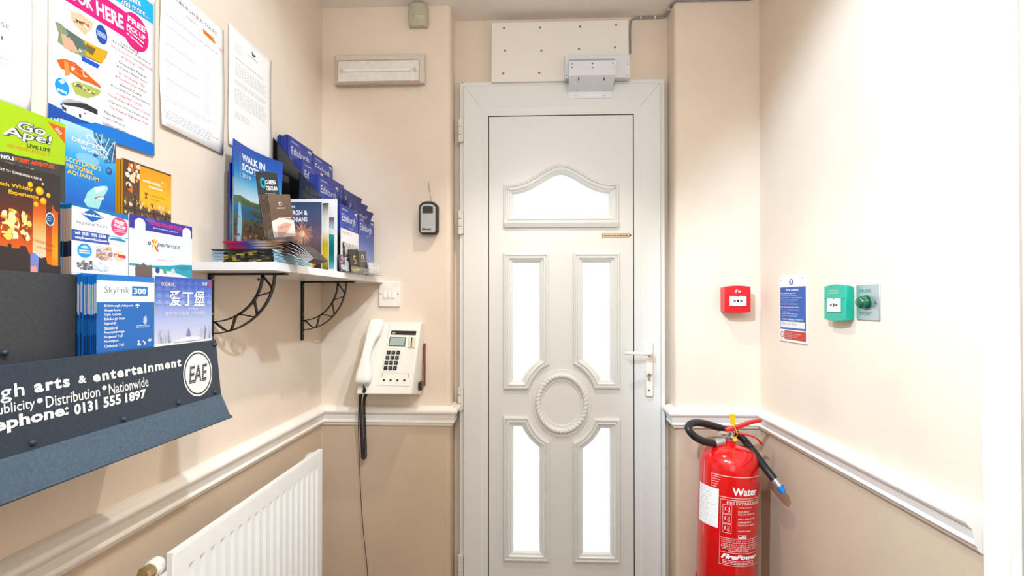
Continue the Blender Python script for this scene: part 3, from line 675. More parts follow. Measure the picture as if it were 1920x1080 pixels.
# coiled cord: loop from handset bottom back to the phone
s0 = F(.13, .885, .016); bot = at(682.5, 860, y=1.775); n_ = 1500; pts = []
cl = smooth_path([s0, s0+Vector((.002, .004, -.02)), (bot.x-.0044, 1.745, s0.z-.06), (bot.x-.0044, 1.768, bot.z+.05), (bot.x-.004, 1.772, bot.z+.006), (bot.x, 1.774, bot.z), (bot.x+.004, 1.776, bot.z+.006), (bot.x+.0044, 1.775, bot.z+.05), (bot.x+.0044, 1.765, s0.z-.06), (s0.x+.018, 1.75, s0.z-.022), (s0.x+.012, 1.75, s0.z-.006)], 30)
Ls = [0]
for a, c in zip(cl, cl[1:]): Ls.append(Ls[-1]+(c-a).length)
tot = Ls[-1]; turns = int(tot/.0040); k = 0; prev = None; hel = []
u_ = Vector((1, 0, 0))
for i in range(turns*10+1):
    s_ = tot*i/(turns*10)
    while k < len(Ls)-2 and Ls[k+1] < s_: k += 1
    q = (s_-Ls[k])/max(Ls[k+1]-Ls[k], 1e-9); c = cl[k]*(1-q)+cl[k+1]*q; T = (cl[k+1]-cl[k]).normalized()
    u_ = (u_-T*u_.dot(T)).normalized(); w_ = T.cross(u_); R_ = .0042*min(1, s_/.02+.15, (tot-s_)/.02+.15); a = 2*math.pi*i/10
    hel.append(c+u_*R_*math.cos(a)+w_*R_*math.sin(a))
bb = MB(); bb.tube(hel, .0016, 5, CORD); bb.build('coiled_cord', ph, world=True, smooth=True)
pts = [at(681, 735, y=YB-.005), at(678, 800, y=YB-.004), at(677, 862, y=YB-.004), at(677, 930, y=YB-.004), at(682, 1000, y=YB-.004), at(690, 1085, y=YB-.004)]
pts = [Vector((pts[0].x, YB-.03, BL.z-.012)), Vector((pts[1].x, YB-.034, .935))]+[Vector((pts[2].x, YB-.033, .862))]+[Vector((p_.x, YB-.006, p_.z)) for p_ in pts[3:]]+[Vector((pts[-1].x+.004, YB-.022, .12)), Vector((pts[-1].x+.004, YB-.022, .004))]
bb = MB(); bb.tube(smooth_path(pts, 5), .0011, 6, CORD); wi = bb.build('telephone_wire', smooth=True); tag(wi, 'thin dark wire running down the wall below the coiled cord', 'wire')
# brackets behind phone: red and black bits on the side
b = MB(); b.box(wr+.009, wr+.0135, YB-.014, yb, BL.z+.01, TL.z-.07, mat('red_strip', '7a2a20', .5)); b.build('side_bracket', ph, world=True, bevel=.001)
b = MB(); b.box(wr+.002, wr+.012, YB-.06, YB-.03, BL.z+.002, BL.z+.03, BLK); b.build('side_lock', ph, world=True, bevel=.001)

# ---- call points
def callpoint(name, label, loc, rot, w, h, d, shell, wface, txt=None):
    o = empty(name, loc, label, 'call point', rot=rot)
    r = .004
    def out(sx, bow):
        p_ = []
        for k in range(9): t = k/8; p_.append((-w/2*sx+w*sx*t, -h/2*sx-bow*math.sin(math.pi*t)))
        for k in range(9): t = k/8; p_.append((w/2*sx-w*sx*t, h/2*sx+bow*math.sin(math.pi*t)))
        return p_
    b = MB(); b.loft([[(x, y, z) for x, z in out(s_, bw)] for y, s_, bw in ((-.0004, .90, 0), (-.006, .93, 0), (-.0062, .95, .0), (-d+.006, .99, .002), (-d, 1, .004), (-d-.002, .97, .004))][::-1], shell)
    b.build('housing', o, smooth=True, bevel=.0008)
    y = -d-.002
    # seam and window surround
    b = MB(); b.box(-w*.485, w*.485, y-.0008, y+.001, h*.12, h*.135, mat('dark_seam_'+shell.name, '5a0f10' if 'red' in shell.name else '0b5a4c', .5)); b.build('seam', o)  # joint line in a darker tone of the shell colour
    b = MB(); W, Hh = w*.64, h*.39; z0 = -h*.26
    b.hexa([(-W/2-.003, y-.0004, z0-.003), (W/2+.003, y-.0004, z0-.003), (W/2+.003, y-.0004, z0+Hh+.001), (-W/2-.003, y-.0004, z0+Hh+.001)], [(-W/2-.001, y-.0018, z0-.001), (W/2+.001, y-.0018, z0-.001), (W/2+.001, y-.0018, z0+Hh), (-W/2-.001, y-.0018, z0+Hh)], shell); b.build('window_surround', o)
    p_ = Print(W, Hh, y0=0); p_.rect(0, 0, 1, 1, 'f2f2ee'); p_.ell(.5, .5, .065, .14, '141414'); p_.poly([(.44, 0), (.56, 0), (.53, .07), (.47, .07)], '333333')
    for s_ in (-1, 1):
        p_.poly([(.5+s_*.27, .45), (.5+s_*.19, .45), (.5+s_*.19, .36), (.5+s_*.12, .5), (.5+s_*.19, .64), (.5+s_*.19, .55), (.5+s_*.27, .55)][::s_], '141414')
    p_.build('push_window', o, loc=(-W/2, y-.0019, z0))
    q = Print(w, h); 
    if txt == 'fire':
        q.poly([(.42, .22), (.40, .15), (.43, .11), (.44, .14), (.46, .10), (.47, .13), (.50, .09), (.50, .12), (.46, .16), (.45, .22)], 'f0e8e0')
        q.poly([(.54, .22), (.50, .20), (.52, .16), (.55, .17), (.57, .13), (.59, .17), (.61, .20), (.58, .235)], 'f0e8e0')
        q.line([(.41, .16), (.38, .2), (.40, .25), (.44, .27)], .0012, 'f0e8e0')
    else:
        q.text('EMERGENCY', .26, .125, .66, .16, 'eef4f0', .01); q.text('DOOR RELEASE', .22, .19, .70, .225, 'eef4f0', .02)
    q.build('lettering', o, loc=(-w/2, y-.0004, -h/2)); return o
RED = mat('red_plastic', 'd3151c', .32, var=.03); GRN = mat('green_plastic', '0fa68c', .3, var=.03)
pw = at(1349.5, 562, y=YB); dd = .05
for _ in range(20):
    q = at(1358.5, 562, y=YB-dd)
    if q.x > pw.x+.002: dd += .002
p0, p1 = at(1358.5, 562, y=YB-dd), at(1407.5, 562, y=YB-dd); zt, zb = at(1383, 536.5, y=YB-dd).z, at(1383, 586, y=YB-dd).z
callpoint('fire_call_point', 'red fire alarm call point on the pier right of the door', ((p0.x+p1.x)/2, YB, (zt+zb)/2), None, p1.x-p0.x, zt-zb-.004, dd, RED, None, 'fire')
yn = at(1604, 567, x=XR).y; dg = XR-at(1587, 567, y=yn).x; yf_ = at(1546.5, 567, x=XR-dg).y; zt, zb = at(1566, 533, x=XR-dg).z, at(1566, 601, x=XR-dg).z
print('call depth', dd, dg, yn, yf_)
callpoint('door_release_call_point', 'green emergency door release call point on the right wall', (XR, (yn+yf_)/2, (zt+zb)/2-.001), (0, 0, RR), yf_-yn, zt-zb-.006, dg, GRN, None, 'door')
# exit button
xa_, xb_ = at(1606, 567, x=XR-.002).y, at(1649.5, 567, x=XR-.002).y; zt, zb = at(1649, 532.5, x=XR).z, at(1649, 601.5, x=XR).z
w_, h_ = xa_-xb_, zt-zb
ex = empty('exit_button', (XR, (xa_+xb_)/2, zb), 'steel plate with a green domed push-to-exit button beside the green call point', 'exit button', rot=(0, 0, RR))
b = MB(); b.box(-w_/2, w_/2, -.003, -.0004, 0, h_, mat('satin_steel', 'b9c4c8', .35, .7)); pp = b.build('plate', ex, bevel=.0012)
b = MB(); b.lathe([(.0175, .003), (.0175, .0045), (.0135, .005), (.0148, .009), (.0152, .014), (.0142, .019), (.0108, .023), (.006, .0252), (.0005, .026)], 28, (-w_*.02, 0, h_*.5), mat('green_button', '085c40', .18, coat=.5), axis='y'); b.build('push_button', ex, smooth=True)
p_ = Print(w_, h_); p_.text('PRESS', .16, .13, .66, .22, '2a8a78', .015); p_.text('TO EXIT', .16, .77, .70, .86, '2a8a78', .015); p_.build('lettering', pp, loc=(-w_/2, -.0031, 0))
b = MB(); b.lathe([(.003, .003), (.003, .0042), (.001, .0042)], 12, (w_*.36, 0, h_*.5), SCREW, axis='y'); b.build('screw', ex)

# ---- fire action sign
y0_, y1_ = at(1461.5, 580, x=XR-.004).y, at(1512.5, 580, x=XR-.004).y; zt, zb = at(1509, 515, x=XR-.004).z, at(1513, 646, x=XR-.004).z; w_, h_ = y0_-y1_, zt-zb
sg = empty('fire_action_sign', (XR, (y0_+y1_)/2, zb), 'white, blue and red fire action notice on the right wall', 'sign', rot=(0, 0, RR))
b = MB(); b.box(-w_/2, w_/2, -.004, -.0004, 0, h_, mat('sign_board', 'eeeceb', .35)); bo = b.build('panel', sg, bevel=.0008)
p_ = Print(w_, h_); BLU = '0a5fb4'
p_.ell(.46, .09, .075, .048, BLU); p_.rect(.44, .06, .48, .10, 'ffffff'); p_.ell(.46, .115, .02, .008, 'ffffff', 10)
p_.rect(.04, .165, .975, .815, BLU); p_.text('Fire action', .26, .19, .72, .225, 'ffffff', .02)
p_.text('On discovering a fire', .06, .25, .62, .275, 'ffffff', .01)
for i, (t, e) in enumerate((('1. Operate the nearest fire alarm.', .68), ('2. RECEPTION to call the Fire Brigade', .84), ('3. Attack the fire if possible using', .70), ('    the appliances provided', .58), ('4. Proceed to the assembly point', .70))):
    p_.text(t, .07 if t[0] != ' ' else .12, .292+.031*i, e, .308+.031*i, 'ffffff', .01)
p_.text('On hearing the fire alarm', .06, .46, .74, .485, 'ffffff', .01)
for i, (t, e) in enumerate((('1. Leave the building by the nearest', .76), ('available exit', .40), ('2. Close all doors behind you', .70), ('3. Report to the assembly point', .68))): p_.text(t, .07 if i != 1 else .12, .505+.031*i, e, .521+.031*i, 'ffffff', .01)
p_.text('YOUR ASSEMBLY POINT IS:', .12, .645, .9, .67, 'ffffff', .01)
p_.rect(.06, .69, .94, .785, 'f0f0f0'); p_.text('Meet Car Park', .09, .70, .66, .745, '50505a', -.01, .3)
p_.rect(.20, .83, .975, .965, 'c8321f'); p_.ell(.115, .895, .075, .05, 'b03030'); p_.ell(.115, .895, .055, .037, 'f0ecea'); p_.line([(.075, .865), (.155, .925)], .0012, 'b03030')
for i, (t, e) in enumerate((('Do not take risks', .5), ('Do not return to the building', .80), ('for any reason until authorised', .70), ('to do so by the fire officer', .66), ('Do not use lifts', .48))): p_.text(t, .24, .845+.0235*i, e, .860+.0235*i, 'f6dcd6', .01)
p_.build('lettering', bo, loc=(-w_/2, -.0042, 0))
for u, v in ((.06, .06), (.86, .045), (.08, .965), (.95, .955)):
    b = MB(); b.lathe([(.0018, .004), (.0016, .0052), (.0005, .0054)], 8, (-w_/2+u*w_, 0, h_*(1-v)), SCREW, axis='y'); b.build('pin', sg)

# ================================================================ FIRE EXTINGUISHER
yc = 1.690; ctr = at(1360, 1000, y=yc); R_ = (at(1420, 960, y=yc).x-at(1308, 960, y=yc).x)/2*.965; zs = at(1366, 835, y=yc).z; ztop = at(1368, 800, y=yc).z
z0 = .36
REDP = mat('red_enamel', 'd40d10', .16, var=.02, scale=8, coat=.6)
fe = empty('fire_extinguisher', (ctr.x, yc, z0), 'red water fire extinguisher with black hose hung in the corner', 'fire extinguisher')
lean = math.radians(1.7); fe.rotation_euler = (0, lean, 0)
hh = zs-z0
b = MB(); b.lathe([(R_*.7, 0.002), (R_*.96, .004), (R_, .012), (R_, hh-.062), (R_*.985, hh-.048), (R_*.93, hh-.030), (R_*.80, hh-.013), (R_*.6, hh-.003), (R_*.38, hh+.003), (R_*.22, hh+.006), (.017, hh+.009), (.017, hh+.018), (.016, hh+.018)], 56, m=REDP); cyl = b.build('cylinder', fe, smooth=True)
b = MB(); zr = .06; b.lathe([(R_+.0003, -.03), (R_+.004, -.03), (R_+.004, zr-.004), (R_+.002, zr+.002), (R_+.0003, zr+.002)], 56, m=REDP, caps=False)
a = math.radians(225)
b.box(-R_-.016, -R_+.002, -.012, .012, zr-.022, zr-.012, REDP); base = b.build('base_ring', fe, smooth=True)
b = MB(); b.tube([(-R_-.008, -.0, zr-.011), (-R_-.008, 0, zr-.0100)], .005, 10, BLACK); b.build('ring_hole', base)
# wall bracket
b = MB(); b.box(-.012, .012, R_+.0005, YB-yc-.001, hh-.11, hh-.03, mat('bracket_grey', '8a8a88', .5)); b.build('wall_bracket', fe)
# valve head
zh = hh+.018
b = MB(); b.lathe([(.014, zh), (.014, zh+.006), (.011, zh+.008), (.011, zh+.016), (.015, zh+.018), (.015, zh+.026), (.010, zh+.030), (.010, zh+.034)], 20, m=CHROME)
b.tube([(0, 0, zh+.014), (.006, -.024, zh+.008)], .0095, 14, CHROME); b.tube([(0, 0, zh+.020), (-.034, -.006, zh+.020)], .0075, 14, CHROME)
b.build('valve', fe, smooth=True)
b = MB(); b.lathe([(.0065, 0), (.0065, .0015), (.001, .0018)], 16, (.0062, -.0245, zh+.008), mat('gauge_yellow', 'e8c81e', .3), axis='y'); b.build('pressure_gauge', fe)
REDL = mat('red_lever', 'cf1418', .3)
def strap(path, wds, th, m):
    b = MB(); rings = []
    P = [Vector(p) for p in path]
    for i, p in enumerate(P):
        T = (P[min(i+1, len(P)-1)]-P[max(i-1, 0)]).normalized(); n_ = Vector((0, 1, 0)).cross(T).normalized(); wd = wds[i]
        rings.append([p+Vector((0, -wd, 0))-n_*th, p+Vector((0, wd, 0))-n_*th, p+Vector((0, wd, 0))+n_*th, p+Vector((0, -wd, 0))+n_*th])
    return b.loft(rings, m)
b = strap([(-.014, 0, zh+.030), (0, 0, zh+.034), (.03, -.001, zh+.045), (.06, -.003, zh+.058), (.088, -.005, zh+.066), (.096, -.005, zh+.067)], [.009, .011, .010, .009, .009, .005], .005, REDL); b.build('carry_handle', fe, bevel=.002)
b = strap(smooth_path([(.006, -.002, zh+.026), (.03, -.004, zh+.022), (.06, -.007, zh+.018), (.082, -.009, zh+.008), (.096, -.01, zh-.008)], 3), [.008]*12+[.005], .0022, REDL); b.build('squeeze_lever', fe, bevel=.001)
YEL = mat('yellow_tag', 'f0c010', .4)
b = MB(); b.hexa([(-.004, -.014, zh+.052), (.010, -.014, zh+.049), (.010, -.012, zh+.049), (-.004, -.012, zh+.052)], [(-.009, -.016, zh+.084), (.009, -.016, zh+.085), (.009, -.013, zh+.085), (-.009, -.013, zh+.084)], YEL)
b.tube(smooth_path([(.004, -.013, zh+.051), (.012, -.016, zh+.036), (.017, -.015, zh+.020), (.014, -.013, zh+.014)], 4), .0012, 6, YEL); b.build('safety_tag', fe, bevel=.0008)
# hose
def FE(px, py, y): p_ = at(px, py, y=y); v = p_-fe.location; return Vector((v.x*math.cos(lean)-v.z*math.sin(lean), v.y, v.x*math.sin(lean)+v.z*math.cos(lean)))
hp_ = [FE(1353, 828, 1.682), FE(1340, 831, 1.678), FE(1322, 828, 1.668), FE(1303, 819, 1.662), FE(1291, 805, 1.665), FE(1295, 795, 1.685), FE(1313, 793, 1.715), FE(1345, 801, 1.735), FE(1385, 816, 1.74), FE(1412, 846, 1.69), FE(1437, 880, 1.62), FE(1456, 904, 1.585)]
b = MB(); b.tube(smooth_path(hp_, 8), .0125*.92, 14, mat('black_rubber_hose', '1a1c20', .42, bump=.1)); hose = b.build('hose', fe, smooth=True)
b = MB(); b.tube([FE(1357, 827, 1.684), FE(1340, 831, 1.679)], .0135, 16, STEEL); b.build('crimp_collar', hose, smooth=True)
b = MB(); b.tube([FE(1452, 899, 1.589), FE(1462, 912, 1.578)], .0115, 16, STEEL); b.build('crimp_collar', hose, smooth=True)
b = MB(); b.tube([FE(1460, 910, 1.58), FE(1463, 914, 1.577), FE(1470, 925, 1.568)], [.0105, .0112, .0065], 14, mat('blue_plastic', '1d78d0', .35)); b.build('nozzle', fe, smooth=True)
# label wrapped on the cylinder: angle from the camera direction
cdir = math.atan2(-fe.location.y, -fe.location.x)
LW, LH = R_*2.2, .30
def wrap(w0, off=.0004):
    def f(x, y, z):
        a = cdir+(x-w0/2)/R_; r = R_+off-y
        return (r*math.cos(a), r*math.sin(a), z)
    return f
zt_l = at(1366, 898, y=yc-R_).z-z0; zb_l = at(1366, 1062, y=yc-R_).z-z0; LH = zt_l-zb_l; LW = R_*2.0
# visible chord -1..1 -> arc; u in label from chord
def cu_(px):     # photo px on the front -> arc length fraction
    c = max(-.985, min(.985, (px-1364)/56)); return .5+math.asin(c)*R_/LW
def cv_(py): return (py-898)/(1062-898)
LC = 'f2dcd6'
p_ = Print(LW, LH, mat('label_print', attr=.9, rough=.3), nx=24)
a0, a1 = cu_(1335), cu_(1419)
for v0, v1, l, r in ((-.02, -.012, 1333, 1419), (.222, .229, 1333, 1419), (.248, .254, 1350, 1418), (.687, .693, 1350, 1417), (.85, .855, 1350, 1417), (.995, 1, 1350, 1417)): p_.rect(cu_(l), v0, cu_(r), v1, LC)
for l, v0, v1 in ((1333, -.02, .229), (1350, .248, 1), (1417, .248, 1)): p_.rect(cu_(l), v0, cu_(l)+.004, v1, LC)
for i in range(7): p_.rect(cu_(1335), .005+.029*i, cu_(1335)+.14-.018*i, .011+.029*i, LC)
p_.text('Water', cu_(1370), .105, cu_(1412), .195, 'ffffff', .03)
p_.text('FIRE EXTINGUISHER', cu_(1361), .265, cu_(1416), .302, LC, .02)
p_.text('9 LITRE WATER', cu_(1381), .322, cu_(1404), .336, LC, .01)
for t, v in (('HOLD UPRIGHT', .375), ('PULL OUT SAFETY PIN', .405), ('AIM AT BASE OF FIRE', .46), ('FROM A MINIMUM', .495), ('DISTANCE OF 1 METRE', .53), ('SQUEEZE LEVERS', .598)):
    p_.text(t, cu_(1381), v-.010, min(cu_(1381)+.0165*len(t), cu_(1416)), v+.010, LC, .02)
for i in range(3):
    v = .307+.110*i; p_.rect(cu_(1354), v, cu_(1370), v+.103, LC); p_.rect(cu_(1354.6), v+.005, cu_(1369.4), v+.098, 'd01216')
    p_.ell(cu_(1361), v+.045, .03, .026, LC, 12); p_.poly([(cu_(1356), v+.09), (cu_(1358), v+.06), (cu_(1363), v+.055), (cu_(1364), v+.09)], LC); p_.line([(cu_(1366), v+.02), (cu_(1366), v+.075)], .002, LC); p_.poly([(cu_(1364.5), v+.07), (cu_(1367.5), v+.07), (cu_(1366), v+.09)], LC)
p_.rect(cu_(1382), .64, cu_(1396), .682, LC); p_.text('A', cu_(1390), .645, cu_(1395), .665, '90100f', .02); p_.poly([(cu_(1383), .68), (cu_(1386), .672), (cu_(1391), .668), (cu_(1395), .68)], '90100f'); p_.rect(cu_(1383), .645, cu_(1388), .662, 'b02020')
for i, t in enumerate(('*DO NOT USE ON LIQUID FIRE', 'OR LIVE ELECTRICAL EQUIPMENT', '*DO NOT USE IF PRESSURE', 'INDICATOR ENTERS RED SECTOR', '*DO NOT USE OUTSIDE WORKING', 'TEMPERATURE RANGE')):
    p_.text(t, cu_(1353 if i < 5 else 1365), .703+.0235*i, cu_(1415 if i < 5 else 1400), .719+.0235*i, LC, .02)
p_.text('FirePower', cu_(1353), .868, cu_(1414), .925, 'ffffff', .05, .4)
p_.words(cu_(1356), cu_(1412), .938, .99, 3, LC, 5, .4, .1)
p_.map(wrap(LW)); p_.build('label_print', cyl)
# service sticker
sw_, sh_ = R_*1.0, at(1330, 918, y=yc-R_*.8).z-at(1330, 993, y=yc-R_*.8).z
p_ = Print(LW, LH, PAPER, nx=24); s0_, s1_ = cu_(1313), cu_(1347); v0_, v1_ = cv_(922), cv_(996)
p_.rect(s0_, v0_, s1_, v1_, 'efeeea'); p_.words(s0_+.02, s1_-.02, v0_+.03, v1_-.03, 12, 'b8b4b0', 9, .3, .5)
p_.map(wrap(LW, .0022)); p_.map(lambda x, y, z: (x, y, z+.012*0)); p_.build('service_sticker', fe)
fe_label_z = zb_l
for o in (o for o in fe.children_recursive if o.name.startswith(('label_print', 'service_sticker'))): o.location.z = zb_l
# ================================================================ LEFT WALL: PAPERS
def wz(px, py, c): p = at(px, py, x=c); return p.y, p.z
def sheet(name, label, pxl, pxr, pr_bottom, h, cat, pr, wave=.006, ztop=None, z0=None, seed=0, part='print', col='f6f5f2'):
    c = XL+.004; y0 = at(pxl, 300, x=c).y; y1 = at(pxr, 300, x=c).y
    z0 = at(pxr, pr_bottom, x=c).z if z0 is None else z0; w = y1-y0
    f = lambda u, v: -.0012-wave*(.5+.5*math.sin(3.1*u+7*v+seed))*(abs(2*u-1)**2*.7+(1-v)**4*1.3)
    b = MB(); n = 12
    vs = [(w*i/n, f(i/n, j/n), h*j/n) for j in range(n+1) for i in range(n+1)]
    fs = [(j*(n+1)+i, j*(n+1)+i+1, (j+1)*(n+1)+i+1, (j+1)*(n+1)+i) for j in range(n) for i in range(n)]
    b.add(vs, fs, PAPER, col); o = b.build(name, None, (c, y0, z0), (0, 0, RL), smooth=True)
    m = o.modifiers.new('thickness', 'SOLIDIFY'); m.thickness = .0002; m.offset = 0
    tag(o, label, cat)
    q = Print(w, h, PAPER, 0, .000005 if wave == 0 else .000012, 12, 12); pr(q); q.map(lambda x, y, z: (x, y+f(x/w, z/h)-.0003, z)); q.build(part, o)
    return o
def pr_tours(p):
    y0 = at(88, 300, x=XL+.004).y; p.setpx(XL+.004, y0, at(289, 292, x=XL+.004).z+pr_h)
    p.PP([(88, -50), (289, 4), (289, -60), (289, -60)][:3], 'f4f4f2')
    p.rect(.0, .0, 1, p.q(289, 46)[1]*.45, '1ea5e4') if False else None
    p.PP([(215, 0), (286, 46), (286, 10), (270, -3), (240, -30), (180, -60), (150, -60)], '1ea5e4')
    p.T("Scotland's", 212, -29, 262, 12, 'ffffff', .03, hp=13); p.T('and more...', 225, -8, 278, 36, '0f4a9c', .06, hp=15); p.T('and more...', 225.5, -7, 277.5, 35, 'ffffff', .0, hp=13)
    p.PP([(89, -18), (120, 0), (239, 74), (262, 50), (240, 27), (202, 0), (150, -35), (89, -80)], 'e2146f')
    p.E(253, 61, 24.5, 34, 'e2146f', 30); p.T('HERE', 179, 1, 230, 56, 'ffffff', .03, hp=26); p.T('BOOK', 116, -36, 173, 22, 'ffffff', .03, hp=25)
    p.T('FREE', 238, 28, 271, 63, 'ffffff', .03, hp=11); p.T('PICK UP', 236, 43, 271, 77, 'ffffff', .03, hp=9); p.T('from your hotel', 236, 52, 268, 84, 'ffffff', .03, hp=5); p.T('or guest house', 236, 59, 266, 91, 'ffffff', .03, hp=5)
    p.E(189, 65, 11.5, 19, 'b8cce8', 20); p.E(189, 65, 10.5, 17.5, '16489a', 20); a = p.q(181, 56); b = p.q(197, 76); p.words(a[0], b[0], a[1], b[1], 4, 'd8e2f0', 3, .5, 0)
    def stroke(pts, bb, cols, n, sd):
        p.PP(pts, cols[0]); p.B(*bb, n*4, cols, .018, .007, sd)
    stroke([(130, 20), (150, 26), (174, 43), (170, 54), (158, 66), (146, 54), (132, 38)], (138, 32, 164, 54), ['e0b898', '8c5a40', 'c8804c', 'f4e4d8', '6c4c40', 'f0c8a0'], 26, 1)
    stroke([(101, 40), (112, 44), (122, 54), (146, 70), (172, 84), (201, 97), (197, 108), (188, 120), (160, 108), (130, 96), (106, 78), (108, 62)], (118, 62, 150, 96), ['7c8a6a', '4c5c50', 'b8b45c', '343c44', 'c8ccb8'], 30, 2)
    p.PP([(155, 76), (200, 98), (190, 119), (160, 104)], 'd8a030'); p.PP([(160, 82), (178, 92), (172, 104), (160, 96)], '6c5a34'); p.PP([(120, 52), (150, 72), (166, 96), (140, 88)], '54645c'); p.PP([(112, 62), (134, 76), (146, 100), (118, 90)], 'dca48c')
    p.PP([(150, 104), (186, 122), (180, 130), (152, 114)], '3458b8'); p.PP([(106, 100), (120, 98), (180, 128), (180, 140), (150, 128)], 'd0dce8')
    stroke([(104, 112), (118, 110), (138, 117), (158, 134), (170, 146), (186, 160), (188, 166), (168, 156), (150, 150), (134, 138), (112, 128)], (134, 122, 160, 146), ['e8683c', 'f08a5a', 'd94f2c', 'f4d8c8'], 26, 4); p.PP([(118, 112), (126, 118), (130, 140), (120, 142)], 'd89058')
    stroke([(131, 156), (142, 152), (170, 162), (188, 170), (184, 178), (162, 184), (140, 176)], (138, 160, 176, 174), ['a4ac60', 'd8c47a', '5c6440', 'e8dc9c', '7a6a4a'], 24, 5)
    p.E(114.5, 163, 13.5, 15.5, '1b8fd6', 22); a = p.q(106, 165); b = p.q(123, 178); p.words(a[0], b[0], a[1], b[1], 2, 'ffffff', 6, .6, 0)
    for k in (1, 2, 3): p.line([p.q(114-2*k, 158-2*k), p.q(114, 157-2.5*k), p.q(114+2*k, 160-2*k)], .0014, 'ffffff')
    for i, (t, c, y, x0, x1) in enumerate((('Loch Ness &', '4a4a58', 91, 226, 258), ('the Highlands of Scotland', '4a4a58', 97.5, 207, 280), ('Loch Lomond, the Highlands', 'c03a55', 107, 204, 284), ('& Stirling Castle', 'c03a55', 116.5, 226, 268), ('Outlander Palaces', '3c3c50', 128, 221, 273), ('& Castle Experience', '3c3c50', 138, 217, 274), ('St. Andrews, Fife', 'c03a55', 148, 221, 269), ('& Dunfermline Abbey', 'c03a55', 158, 214, 274), ('Alnwick Castle', '3c3c50', 168, 223, 264), ('& Lindisfarne (Holy Island)', '3c3c50', 178, 206, 278), ('Craigmillar Castle,', 'c03a55', 188, 217, 266), ('The Borders & Rosslyn Chapel', 'c03a55', 198, 200, 279), ('Highland Whisky Experience', '4a62a0', 208.5, 202, 276), ('The Magical Highlands Tour', 'b03a45', 218.5, 202, 277))):
        v = p.q(243, y)[1]; p.text(t, p.q(x0, y)[0], v-.0075, p.q(x1, y)[0], v+.0075, c, .0)
    for i, t in enumerate(('Make the smart', 'modern comfy bus to', 'Scotland with me!')): v = p.q(211, 217+10.5*i)[1]; p.text(t, p.q(194-2*i, 217)[0], v-.008, p.q(229+3*i, 217)[0], v+.008, '4a4a58', 0)
    p.PP([(88, 192), (110, 203), (142, 219), (173, 229), (205, 238), (240, 251), (287, 270), (287, 293), (88, 224)], '1470c8'); p.PP([(88, 192), (110, 203), (150, 222), (170, 232), (130, 232), (88, 222)], '0b4a9c')
    p.PP([(113, 192), (128, 188), (160, 196), (180, 207), (181, 228), (170, 231), (150, 224), (119, 210), (112, 202)], 'ecedf0'); p.PP([(114, 189), (128, 187), (160, 195), (181, 206), (181, 216), (168, 210), (148, 202), (118, 197)], '26282c'); p.PP([(114, 188), (128, 185), (150, 190), (166, 196), (150, 193), (116, 192)], 'a8acb0')
    for u, v in ((116, 202), (120, 205), (148, 217)): p.E(u, v, 2.4, 4, '303034', 12)
    p.E(157, 213, 1.6, 2, 'd04a5a', 8); p.PP([(110, 195), (113, 192), (117, 195), (113, 199)], '2468b0')
pr_h = .338
sheet('tour_poster', 'colourful tour poster with magenta BOOK HERE band, taped above the leaflet rack', 88, 289, 292, pr_h, 'poster', pr_tours, 0)
def pr_bus(p):
    p.text('EDINBURGH BUS TOURS', .12, .06, .86, .085, '4a4a52', .005); p.text('MAJESTIC', .36, .125, .56, .145, '8a8a92'); p.poly([(.62, .12), (.80, .125), (.85, .16), (.80, .165), (.64, .15)], 'f08a2c'); p.words(.63, .8, .13, .155, 2, 'c84a20', 2, .5)
    p.words(.9, .99, .165, .19, 2, 'e08878', 3, .4); p.words(.05, .95, .225, .25, 1, 'b8a0a8', 4, .2)
    for k, v in enumerate((.30, .42, .54, .66)):
        p.words(.08, .6, v, v+.02, 1, 'd8a8b0' if k != 1 else 'b4b4bc', 10+k, .22); p.words(.66, .76, v+.005, v+.10, 6, 'ccccd2', 20+k, .25); p.words(.08, .2, v+.03, v+.09, 3, 'd0d0d4', 30+k, .25)
    p.words(.05, .95, .79, .83, 2, 'c8c8d2', 41, .22); p.words(.05, .97, .88, .95, 4, 'b0b4cc', 42, .25)
sheet('bus_tour_notice', 'white price list notice headed EDINBURGH BUS TOURS taped to the left wall', 297, 418, 290, .297, 'notice', pr_bus, .0028, seed=1.5)
def pr_letter(p):
    p.poly([(.50, .065), (.54, .085), (.60, .08), (.57, .11), (.51, .105)], '4c4c54'); p.words(.42, .66, .125, .14, 1, 'a0a0a4', 4, .4); p.words(.10, .3, .12, .2, 5, 'c8c8c4', 5, .25)
    p.words(.12, .82, .24, .262, 1, '8c8c90', 6, .2, .05); p.words(.12, .88, .29, .40, 6, 'b8b8b6', 7, .2, .1); p.words(.12, .88, .43, .47, 3, 'b4b4b2', 8, .25, .1); p.words(.12, .88, .50, .64, 8, 'b0b0b2', 9, .2, .1); p.words(.12, .5, .70, .76, 3, 'c0c0bc', 10, .25)
sheet('letter_notice', 'smaller plain white letter taped on the wall above the shelf end', 427, 507, 311, .297, 'notice', pr_letter, .002, seed=3)
def pr_house(p):
    c = XL+.004; p.setpx(c, at(-96, 300, x=c).y, at(56, 215, x=c).z+.297)
    p.T('HOUSE', -44, 18, 16, 56.5, '3c3c40', -.01, hp=8); p.T('1', 0, 67, 3, 75, '4a4a4e', 0, hp=7)
    p.T('technologies', -50, 78, 16, 119, '8a8a90', -.01, hp=7); p.T('in our', -12, 107, 14.5, 128, '8a8a90', -.01, hp=6); p.T('team', -8, 137, 12.5, 152, 'b0b0b4', -.01, hp=3.5)
    p.T('Welcome to', -40, -30, 19, 9, 'b4b4b8', -.01, hp=6); p.T('visit with', -30, -12, 19, 20, 'b4b4b8', -.01, hp=6)
sheet('house_notice', 'white house notice sheet, leftmost paper on the left wall', -96, 56, 215, .297, 'notice', pr_house, .002, seed=2)

